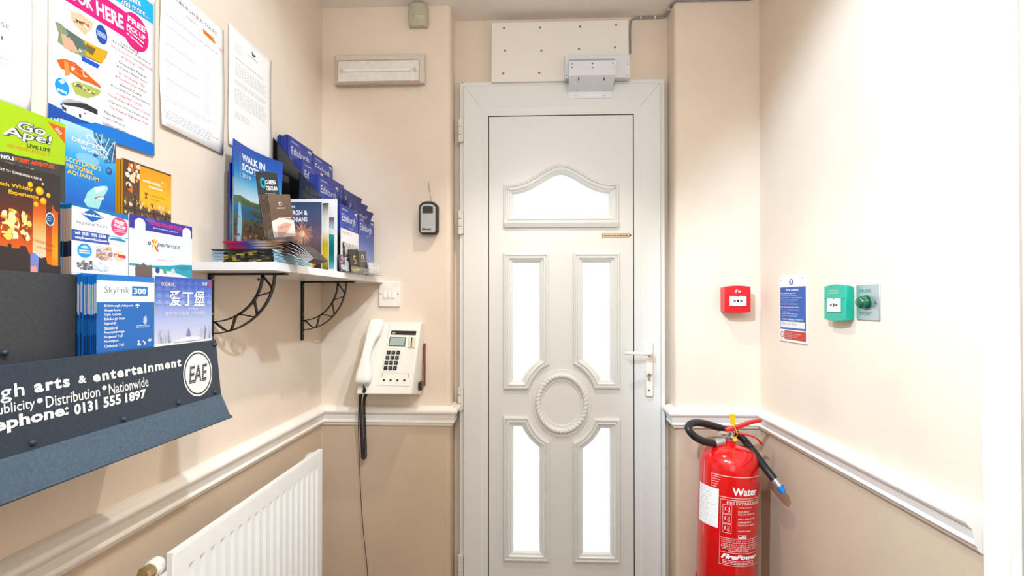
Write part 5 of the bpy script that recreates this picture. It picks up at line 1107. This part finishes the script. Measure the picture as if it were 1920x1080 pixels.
def curlmag(x0, x1, y0, y1, z, t, cols_, s, D, page, label, grp):
    """magazine lying along x whose free end curls down past the shelf edge"""
    n = 26; b = MB(); cc = [lin(c) for c in cols_]; N = len(cc)-1
    def cz(f): return z-(D*((f-s)/(1-s))**1.7 if f > s else 0)
    def col(f): k = min(int(f*N), N-1); q = f*N-k; return tuple(cc[k][j]*(1-q)+cc[k+1][j]*q for j in range(4))
    P = [(x0+(x1-x0)*i/n, cz(i/n), col(i/n)) for i in range(n+1)]
    for yy, fl in ((y0, 0), (y1, 1)):
        vs = [(x, yy, z_) for x, z_, _ in P]+[(x, yy, z_+t) for x, z_, _ in P]; fs = [(i, i+1, n+2+i, n+1+i) if not fl else (i, n+1+i, n+2+i, i+1) for i in range(n)]
        b.add(vs, fs, PRINT, cols=[c for _, _, c in P]*2)
    for dz, fl in ((0, 1), (t, 0)):
        vs = [(x, y0, z_+dz) for x, z_, _ in P]+[(x, y1, z_+dz) for x, z_, _ in P]; fs = [(i, i+1, n+2+i, n+1+i) if not fl else (i, n+1+i, n+2+i, i+1) for i in range(n)]
        b.add(vs, fs, PRINT, page)
    x, z_, _ = P[-1]; b.add([(x, y0, z_), (x, y1, z_), (x, y1, z_+t), (x, y0, z_+t)], [(0, 1, 2, 3)], PRINT, page)
    x, z_, _ = P[0]; b.add([(x, y0, z_), (x, y0, z_+t), (x, y1, z_+t), (x, y1, z_)], [(0, 1, 2, 3)], PRINT, 'c02850')
    o = b.build('magazine', smooth=True); o['label'] = label; o['category'] = 'magazine'; o['group'] = grp; return o
cA = ['c4204c', 'c02850', 'a82c68', '4c54a8', '6c74b0', 'b09080', '8c6c50', 'c8a88c', '3c2c28', '241c1c', 'd8d4d4', 'e8e8ec']
cB = ['b01c48', 'd03060', '9c3c70', '3c3c98', 'a8a0b8', 'd8c8c0', 'b08c74', '6c4c3c', '4c3c38', 'e0dcdc', 'c8c8d0', 'f0f0f4']
for i in range(8):
    xA = at(417+(7-i)*1.0+(i % 3)*2, 460, y=my0+.03).x; xE = at(578+1.8*i, 490, y=my0+.035).x
    o = curlmag(xA, xE, my0+.026+.0012*(7-i), my0+.092+.002*i, zt_+i*.0026, .0015, cA if i % 2 else cB, .50+.030*i, .027+.0016*i, ['5c4c44', '3c3434', '7c6a5c'][i % 3], 'curling '+['red', 'crimson'][i % 2]+'-edged magazine in the upper pile, '+ORD[i+1]+' from the bottom', 'curling magazines on the upper pile')

# ---- standing brochures
def cov_walk(p):
    p.grad(0, 0, 1, .46, ['0c50b4', '0e5cc0', '1c78d0', '58acdf', 'a8d8f0', 'e4f0f4'])
    p.grad(0, .44, 1, .62, ['c8dce0', '3c80a8', '2c6c98', '3c7890']); p.poly([(0, .44), (.15, .425), (.4, .45), (.7, .44), (1, .46), (1, .50), (.6, .49), (.3, .50), (0, .49)], '5c7850'); p.poly([(.3, .53), (.6, .51), (1, .54), (1, .58), (.5, .57)], '4c5c44')
    p.grad(0, .60, 1, 1, ['5c6450', '54482c', '6c4c34', '4c3020', '3c281c']); p.blobs(.02, .60, .98, .97, 160, ['5c4830', '3c3424', '8c7450', '2c2820', '6c5c40', 'a08860', '7c4c30'], .04, .016, 3); p.poly([(.06, .82), (.10, .5), (.14, .45), (.17, .62), (.15, .80)], '9ccce0')
    p.text('WALK IN', .19, .075, .68, .135, 'f4f8fc', .05); p.text('SCOTLAND', .19, .15, .86, .215, 'f4f8fc', .05); p.text('2019', .19, .235, .38, .268, 'f4f8fc', .0); p.rect(.14, .075, .146, .29, 'd8e8f4')
loc, w_ = place(-.700, 438, 522, 262, .297, 400); loc = (loc[0], loc[1], ZS+.001); zt_w = at(443, 262, x=-.7).z; hw = zt_w-ZS-.001
p = Print(w_, hw, nx=10, nz=10); cov_walk(p)
leaflet('walking_brochure', loc, RL, w_, hw, .003, 0, '1464b8', [(0, .3, '0c50b4'), (.3, 1, '6c8c8c')], pr=p, label='tall blue WALK IN SCOTLAND brochure leaning on the wall over the magazines', cat='brochure', bend=lambda u, v: .010*math.sin(math.pi*u)*v-.012*u*u*v)
# dark and blue edges behind it
def cov_dark(p): p.rect(0, 0, 1, 1, '4a4442')
def cov_blueland(p): p.grad(0, 0, 1, 1, ['2838a0', '2838a0', '2838a0', 'c8dcec', 'c8dcec', '6c6c4c', '4c4434'])
for nm, x_, pl_, top_, cv_, lb_, cl_ in (('brochure', -.716, 431, 305, cov_blueland, 'purple-blue landscape brochure edge showing left of the walking brochure', '2838a0'), ('document_holder', -.730, 428, 322, cov_dark, 'brown-grey holder edge at the far left of the standing brochures', '5c5450'), ('document_holder', -.722, 437, 278, cov_dark, 'brown-grey holder edge with rounded corner behind the walking brochure', '5c5450')):
    loc, w_ = place(x_, pl_, 505, top_, .2, 400); hh_ = at(pl_+2, top_, x=x_).z-ZS-.001; p = Print(w_, hh_); cv_(p)
    leaflet(nm, (x_, loc[1], ZS+.001), RL, w_, hh_, .003, 0, cl_, [(0, 1, cl_)], pr=p, label=lb_, cat='holder' if 'holder' in nm else 'brochure')
# black tiered stand
YS = at(513, 300, x=XL+.006).y
stnd = empty('brochure_stand', (XL+.01, YS, ZS), 'glossy black tiered brochure stand with sloping side on the shelf', 'brochure stand')
ACR = mat('black_acrylic', '0a0a0c', .06, coat=.6)
def sidepanel(y, low=0):
    xf = -.535 if not low else -.60
    pts = [(XL+.004, ZS+.001), (xf, ZS+.001), (xf, at(640, 420, y=y).z if False else ZS+.075)]
    a = at(603, 371, y=y); t_ = at(512.5, 258, y=y); pts += [(a.x, a.z), (t_.x, t_.z), (XL+.004, t_.z)] if not low else [(-.60, ZS+.09), (-.66, ZS+.12), (-.70, ZS+.19), (XL+.004, ZS+.19)]
    b = MB(); b.loft([[(x, y, z) for x, z in pts], [(x, y+.003, z) for x, z in pts]], ACR); return b
sidepanel(YS).build('side_panel', stnd, world=True)
YE_ = YB-.010
sidepanel(YE_-.003, 1).build('side_panel', stnd, world=True)
rows = [(-.700, 543, 254), (-.661, 565.5, 297), (-.613, 600.5, 328)]
def eh(pl_, pt, x): return at(pl_, pt, x=x).z
b = MB(); b.box(XL+.004, XL+.007, YS+.003, YE_-.003, ZS+.001, eh(513, 262, XL+.006)-.02, ACR); b.build('back_panel', stnd, world=True)
def cov_edin(seed):
    def f(p):
        p.grad(0, 0, 1, 1, ['2c3c94', '3448a0', '5064b0', '7c8cc4', '9ca8cc', '8c98b4']); 
        for k in range(5): p.poly([(k/5, .12), ((k+.5)/5, .04), ((k+1)/5, .12), ((k+.5)/5, .18)], '3c50a8')
        p.text('WELCOME TO...', .10, .05, .44, .075, 'e8ecf8', .01); p.text('Edinburgh', .10, .13, .84, .27, 'f4f6fc', .0); p.rect(.80, .04, .93, .075, 'e8d8d0'); p.rect(.86, .08, .93, .095, 'd88848')
        p.text('2019/20', .5, .30, .68, .32, 'e8ecf8'); p.ell(.35, .78, .3, .10, '5c7ca8', 20); p.ell(.35, .77, .24, .08, '90a8c4', 20); p.poly([(.0, .88), (.3, .8), (.7, .86), (1, .8), (1, 1), (0, 1)], '787c7c')
    return f
SP = [(0, .4, '2c3c8c'), (.4, 1, '3c4c94')]
def edin(x, yl, wd, ztop, h, label, n, grp='city booklets in the tiered stand', tilt=0, t=.0034, blabel=None, pitch=.0042):
    p = Print(wd, h); cov_edin(0)(p)
    o = leaflet('city_booklet', (x, yl, ztop-h), RL, wd, h, t, tilt, '2c3c90', SP, '3c4c94', '3c4c98', p, label, 'booklet', grp)
    if n: stack(o, n, pitch, blabel, grp, .0012)
    return o
ordn = ['top', 'second', 'third']
ymid = YS+.004+(YE_-YS)/2; wd = (YE_-YS)/2-.012
for i, (x, pl_, pt) in enumerate(rows):
    zt_ = eh(pl_, pt, x); hh_ = .205 if i < 2 else .19
    hh_ = min(.205, zt_-ZS-.004)
    n = (7, 6, 6)[i]
    edin(x, YS+.007, wd, zt_, hh_, f'blue Edinburgh booklet, near column, front one of the {ordn[i]} tier', n, blabel=f'blue booklet behind the front one, near column of the {ordn[i]} tier', pitch=(.0044 if i == 0 else .0041))
    if i < 2: edin(x-.002, ymid+.002, wd, zt_-.004, hh_-.004, f'blue Edinburgh booklet, far column, front one of the {ordn[i]} tier', 3, blabel=f'blue booklet behind the front one, far column of the {ordn[i]} tier')
    else: edin(x-.004, ymid+.002, wd, zt_+.004, hh_, 'blue Edinburgh booklet, far column, behind the flopping Scotland booklets', 2, blabel='blue booklet pressed behind the far column of the third tier')
    b = MB(); b.box(x-.034 if i else XL+.008, x+.002, YS+.0035, YE_-.0035, zt_-hh_-.0065, zt_-hh_-.0035, ACR); b.build('step', stnd, world=True)
    b = MB(); b.box(x+.0020, x+.0036, YS+.0035, YE_-.0035, zt_-hh_-.0065, zt_-hh_+.06, ACR); b.build('step_front', stnd, world=True)
# bottom row standing on the shelf
XF = -.550
for k, (a, e, pt, lb) in enumerate(((637.5, 671, 381, 'blue Edinburgh booklet with white map leaflet before it, bottom row near column'), (672, 701, 402, 'blue Edinburgh booklet at the far end of the bottom row'))):
    yl = at(a, 440, x=XF).y; yr = min(at(e, 440, x=XF).y, YB-.012); z_ = at(a, pt, x=XF).z
    edin(XF, yl, yr-yl, z_, z_-ZS-.001, lb, 3 if k == 0 else 2, 'city booklets standing on the shelf', blabel='blue booklet pressed behind the bottom row, '+('near column' if k == 0 else 'far column'))
# flopping scotland booklets
def cov_scot(p):
    p.rect(0, 0, 1, 1, '2c3470'); p.text('WELCOME TO...', .12, .08, .4, .11, 'c8ccdc', .01); p.text('Scotland', .12, .18, .80, .34, 'd8dce8', 0, .2)
for k, (pa, pb_, zt_, fl) in enumerate((((640, 350), (675, 372), 0, .05), ((646, 362), (692, 384), 0, .07), ((650, 378), (697, 396), 0, .09))):
    x_ = -.590+.012*k; yl = at(640+6*k, 380, x=x_).y; wd_ = min(.145, YB-.02-yl); z_ = at(642+5*k, 356+13*k, x=x_).z; h_ = .085
    p = Print(wd_, h_, nx=6, nz=6); cov_scot(p)
    leaflet('scotland_booklet', (x_, yl, z_-h_), RL, wd_, h_, .0035, -math.radians(4+4*k), '2c3470', [(0, 1, '2a3278')], pr=p, label=f"dark blue Scotland booklet flopping forward, {('back', 'middle', 'front')[k]} of three", cat='booklet', group='flopping booklets by the stand', bend=lambda u, v, k=k: -(.010+.004*k)*(u*u)*v)
# white map leaflet before the near bottom booklet
def cov_map(p):
    p.grad(0, 0, 1, 1, ['f0f0f2', 'f0f0f2', 'e8e0e0', 'd8a8a8', 'e8e4e4']); p.text('WELCOME TO', .06, .05, .55, .11, 'c06048'); p.text('EDINBURGH', .06, .30, .94, .45, '3c3c40', 0)
loc, w_ = place(XF+.008, 638.5, 671, 427, .1, 450); p = Print(w_, .105); cov_map(p)
zt_ = at(638.5, 427, x=XF+.008).z
leaflet('map_leaflet', (XF+.010, loc[1], ZS+.001), RL, w_, zt_-ZS-.001, .002, 0, 'f0f0f2', pr=Print(1, 1) if False else None, label='small white EDINBURGH map leaflet before the bottom row of blue booklets')
ml = bpy.context.scene.collection.objects[-1]; p2 = Print(w_, zt_-ZS-.001); cov_map(p2); p2.build('cover_print', ml)
# ---- front-facing magazines behind the brown leaflets
def facing(name, pxl, pxr, pyt, y, rz, t, cov, label, cat='magazine', left=None, zb=None, front='f4f4f4', right='e8e4de', nb=0, blabel=None, grp=None, w=None, hgt=None):
    xl, xr = at(pxl, 450, y=y).x, at(pxr, 450, y=y).x; z_ = at((pxl+pxr)/2, pyt, y=y).z; zb = ZS+.001 if zb is None else zb
    w_ = w or (xr-xl)/math.cos(rz); h_ = hgt or z_-zb; p = Print(w_, h_); cov(p)
    o = leaflet(name, (xl, y, zb), rz, w_, h_, t, 0, front, left, right, pr=p, label=label, cat=cat, group=grp)
    if nb: stack(o, nb, t*1.35, blabel, grp, .0008)
    return o
def cov_teal(p):
    p.rect(0, 0, 1, 1, 'ecebef'); p.text('Scotland', .05, .09, .72, .15, 'c83060', .02); p.text('2019', .50, .19, .72, .24, 'c05a80', 0); p.grad(.04, .26, .95, .97, ['5c3c58', 'a8c4c8', '3c9c98', '1c7c80', '146c70', '2c8c90', '78c0c0'])
    p.poly([(.3, .40), (.6, .33), (.95, .42), (.95, .50), (.5, .44)], 'e0e8e8'); p.text('Jack', .50, .62, .86, .68, 'e8f0f0', -.01, .3); p.text('scenic', .6, .76, .8, .785, 'd8e8e8')
facing('scenic_magazine', 538, 631.5, 373, 1.425, 0, .004, cov_teal, 'white-bordered teal magazine behind the fireworks magazine', right='d8d8dc')
def cov_fire(p):
    p.grad(0, 0, 1, 1, ['2c3c60', '3c4c70', '504c68', '6c5868', '5c4c50', '3c302c', '241c1c'])
    p.text('2019 EXPLORE', .02, .05, .44, .085, 'f0f0f4', .02); p.text('EDINBURGH &', .02, .12, .70, .19, 'f4f4f8', .03); p.text('THE LOTHIANS', .02, .22, .70, .29, 'f4f4f8', .03)
    r = random.Random(2)
    for k in range(170):
        a = r.random()*2*math.pi; L = r.uniform(.5, 1); p.line([(.60+.03*math.cos(a), .47+.03*math.sin(a)), (.60+.25*L*math.cos(a), .47+.19*L*math.sin(a))], .0005, r.choice(['f4b890', 'f8d0b0', 'e89878', 'f0a890']))
    p.ell(.60, .47, .06, .045, 'f8d4bc', 20); p.poly([(.70, .97), (.70, .84), (.74, .80), (.77, .73), (.80, .80), (.86, .84), (.86, .97)], 'c88838'); p.blobs(.68, .78, .9, .95, 20, ['f0b850', 'f8d880', '8c5828'], .02, .02, 4); p.blobs(.05, .9, .6, .98, 20, ['6c4c30', '2c2420', 'a07840'], .04, .02, 5)
facing('fireworks_magazine', 514, 603, 379, 1.378, 0, .004, cov_fire, 'night-blue magazine with a fireworks photo, EDINBURGH & THE LOTHIANS', right='e8e8e4')
def cov_yel(p): p.grad(0, 0, 1, 1, ['202428', 'd8d8d0', 'f0f0ec', 'c8b440', 'd8c030', '4c4820'])
facing('yellow_edged_booklet', 560, 616, 381, 1.400, 0, .003, cov_yel, 'booklet with a yellow foot showing right of the fireworks magazine', 'booklet')
# brown and camera leaflets, turned 45 degrees
def cov_brown(p):
    p.rect(0, 0, 1, 1, '54381e'); p.grad(0, 0, 1, .5, ['5c3e20', '4c3018']); p.ell(.5, .22, .07, .05, 'e8dcc8', 18); p.ell(.5, .225, .05, .036, '54381e', 18); p.words(.32, .70, .31, .34, 1, 'c8b498', 5, .8, 0); p.words(.3, .9, .55, .58, 1, 'e0d4c0', 2, .6, 0); p.poly([(0, .62), (.4, .55), (1, .62), (1, 1), (0, 1)], 'dccfc4'); p.poly([(.2, .75), (.6, .66), (.9, .7), (.7, .85), (.4, 1), (.2, 1)], 'c89888'); p.line([(.3, .8), (.8, .72)], .001, 'a84c48')
def cov_cam(p):
    p.rect(0, 0, 1, 1, '2c3032'); p.ell(.26, .16, .13, .08, '38a8bc', 24); p.ell(.26, .16, .07, .04, '2c3032', 18); p.text('CAMERA', .38, .11, .90, .175, 'f0f2f2', .03); p.text('OBSCURA', .38, .20, .94, .265, 'f0f2f2', .03); p.words(.3, .8, .31, .33, 1, 'a0a4a8', 3, .5, 0); p.grad(0, .6, 1, 1, ['3c3c38', '6c6454', '3c342c'])
rz = math.radians(50)
PT = zt_pile = ZS+.0005+9*.0031+8*.0026+.001
zc_ = at(480, 328, y=1.18).z; p = Print(.062, zc_-PT-.004); cov_cam(p)
leaflet('attraction_leaflet', (at(497, 440, y=1.175).x, 1.175, PT+.0075), math.radians(72), .062, zc_-PT-.004, .003, math.radians(1), '2c3032', [(0, 1, '3a3a36')], pr=p, label='dark leaflet with a teal ring emblem standing behind the brown leaflets', cat='leaflet', ry=math.radians(-9))
zb_ = at(507, 371, y=1.125).z; hb_ = zb_-PT-.001
p = Print(.047, hb_); cov_brown(p)
br_ = leaflet('folded_leaflet', (at(514, 440, y=1.115).x, 1.115, PT+.006), math.radians(43), .047, hb_, .0014, math.radians(2), '54381e', [(0, .45, '5c4630'), (.45, 1, 'b8aca4')], 'c8c0b8', '6c5436', None, 'brown leaflet with round emblem, front one of its fanned bundle', 'leaflet', 'fanned brown leaflets', ry=math.radians(-8))
p.build('cover_print', br_)
stack(br_, 7, .0030, 'brown leaflet fanned behind the front one', 'fanned brown leaflets', .0004, side=-.0016)
CLR = mat('clear_acrylic', 'f4f8fa', .05, trans=1)
b = MB(); n_ = Vector((math.cos(math.radians(40)), math.sin(math.radians(40)), 0)); f_ = Vector((n_.y, -n_.x, 0)); o_ = Vector(br_.location)
c0 = o_+f_*.006-n_*.014-Vector((0, 0, .0055)); c1 = c0+n_*.068
b.hexa([c0, c1, c1+f_*.002, c0+f_*.002], [v+Vector((0, 0, .022)) for v in (c0, c1, c1+f_*.002, c0+f_*.002)], CLR)
ho = b.build('leaflet_holder'); tag(ho, 'clear acrylic holder in front of the fanned brown leaflets', 'holder')
# ---- small cards near the far end of the shelf
def card(pxl, pxr, pyt, x, col, cov, label, lean=0, nm='business_card', group=None, cat='card'):
    yl, yr = at(pxl, 490, x=x).y, min(at(pxr, 490, x=x).y, YB-.006); z_ = at(pxl, pyt, x=x).z; h_ = z_-ZS-.003; p = Print(yr-yl, h_); cov(p)
    o = leaflet(nm, (x, yl, ZS+.003), RL, yr-yl, h_, .004, math.radians(5), col, [(0, 1, col)], pr=p, label=label, cat=cat, ry=lean, group=group); return o
def c_black(p): p.rect(0, 0, 1, 1, '161616'); p.line([(.62, .32), (.45, .30), (.40, .42), (.60, .52), (.60, .64), (.42, .66)], .003, 'e8dc28'); p.rect(.1, .9, .9, 1, 'd8c828')
def c_grey(p): p.rect(0, 0, 1, 1, '4c4842'); p.ell(.5, .28, .16, .10, 'e0dcd4', 14); p.ell(.5, .29, .11, .065, '4c4842', 12); p.words(.25, .8, .45, .52, 1, 'b8b4ac', 5, .6, 0)
def c_white(p): p.rect(0, 0, 1, 1, 'e8e6e0'); p.line([(.05, .08), (.95, .08), (.95, .92), (.05, .92), (.05, .08)], .0008, '50504c'); p.words(.3, .8, .2, .35, 2, '60605c', 3); p.line([(.2, .5), (.5, .7), (.7, .5), (.85, .8)], .0008, '8c8c88')
def c_pink(p): p.rect(0, 0, 1, 1, '4c4c58'); p.blobs(.1, .1, .9, .5, 20, ['c86888', '8c4c6c', 'e0a8b8', '3c3848'], .1, .08, 4); p.rect(.1, .62, .9, .9, 'e8e8ec'); p.words(.15, .85, .66, .86, 3, '50505c', 4)
def c_gw(p): p.rect(0, 0, 1, 1, 'c8ccd0'); p.rect(.1, .05, .8, .3, '3c3c44'); p.words(.1, .9, .4, .9, 6, '8c9098', 6); p.rect(.3, .8, .8, .9, 'd87060')
card(639, 651, 477, -.531, '4c4c58', c_pink, 'small pink and grey card left of the cards by the shelf end')
card(651, 662, 482, -.527, 'c8ccd0', c_gw, 'pale grey card leaning beside the black card on the shelf', math.radians(-4))
card(659, 676, 468, -.521, '161616', c_black, 'black card with a yellow emblem on the shelf', math.radians(-6))
card(676, 690, 470, -.519, '4c4842', c_grey, 'dark grey card with a white ring emblem on the shelf', math.radians(-5))
card(695, 713, 492, -.508, 'e8e6e0', c_white, 'white card with drawn border at the far shelf end', math.radians(-3))
for a, e, t_, x in ((657, 692, 498, -.514), (693, 715, 505, -.5015)):
    yl, yr = at(a, 490, x=x).y, min(at(e, 490, x=x).y, YB-.004); z_ = at(a, t_, x=x).z
    b = MB(); b.box(x-.0165, x, yl, yr, ZS+.0005, ZS+.002, CLR); b.box(x, x+.0015, yl, yr, ZS+.0005, z_, CLR); tag(b.build('card_holder'), 'clear plastic holder in front of the '+('black and grey cards' if a < 680 else 'white card at the shelf end'), 'holder')

# ================================================================ RADIATOR
XRd = -.640; ry0, ry1 = at(325, 1060, x=XRd).y, at(605, 900, x=XRd).y; rzt = at(605, 842, x=XRd).z
RAD = mat('radiator_enamel', 'eef0ee', .28, var=.01, coat=.2)
rd = empty('radiator', (XL, (ry0+ry1)/2, .15), 'white ribbed panel radiator on the left wall below the rail', 'radiator')
pitch = .0333; b = MB(); prof_ = []; n = int((ry1-ry0-.03)/pitch); st_ = ry0+((ry1-ry0)-n*pitch)/2
prof_.append((XRd-.002, ry0)); prof_.append((XRd, ry0+.003)); 
for k in range(n):
    a = st_+k*pitch; prof_ += [(XRd, a+.002), (XRd, a+.009), (XRd-.007, a+.0125), (XRd-.007, a+.024), (XRd, a+.0275)]
prof_ += [(XRd, ry1-.003), (XRd-.002, ry1)]
full = [(max(x, XRd) if False else x, y) for x, y in prof_]
zb_r, zt_r = .17, rzt
def pr_ring(z, flat): return [((XRd if flat and 0 < i < len(full)-1 else x), y, z) for i, (x, y) in enumerate(full)]+[(XRd-.012, ry1, z), (XRd-.012, ry0, z)]
b.loft([pr_ring(zb_r, 1), pr_ring(zb_r+.03, 1), pr_ring(zb_r+.042, 0), pr_ring(zt_r-.052, 0), pr_ring(zt_r-.040, 1), pr_ring(zt_r-.003, 1)], RAD); b.build('ribbed_panel', rd, world=True)
b = MB(); b.box(XRd-.0125, XRd-.0005, ry0, ry1, zt_r-.003, zt_r, RAD); b.build('top_edge', rd, world=True)
for y_ in (ry0+.12, ry1-.12): b = MB(); b.box(XL+.0005, XRd-.013, y_-.01, y_+.01, zt_r-.16, zt_r-.10, RAD); b.build('wall_bracket', rd, world=True)
BRS = mat('worn_brass', 'b09a70', .35, .8, var=.1)
for y_, s_ in ((ry0, -1), (ry1, 1)):
    b = MB(); b.lathe([(.0165, 0), (.0165, .012), (.0145, .014), (.0145, .020), (.001, .021)] , 20, (0, 0, 0), WOODW, axis='y'); b.build('pipe_plug', rd, loc=Vector((XRd-.035, y_+(.010 if s_ < 0 else -.010), zt_r-.027))-rd.location, rot=(0, 0, 0 if s_ < 0 else math.pi), smooth=True)
b = MB(); b.lathe([(.0135, .011), (.0135, .026), (.011, .030), (.001, .031)], 8, (0, 0, 0), BRS, axis='y'); b.build('bleed_valve', rd, loc=Vector((XRd-.035, ry0+.002, zt_r-.027))-rd.location)
# small fixing head under the shelf
p_ = at(484, 523, x=XL); b = MB(); b.add([(0, -.006, 0), (.006, -.004, 0), (.006, .004, 0), (0, .006, 0), (0, 0, -.006)], [(0, 1, 2, 3), (1, 0, 4), (2, 1, 4), (3, 2, 4), (0, 3, 4)], BLACK); tag(b.build('cable_hook', None, (XL+.0005, p_.y, p_.z)), 'tiny black hook on the wall just under the shelf', 'hook')
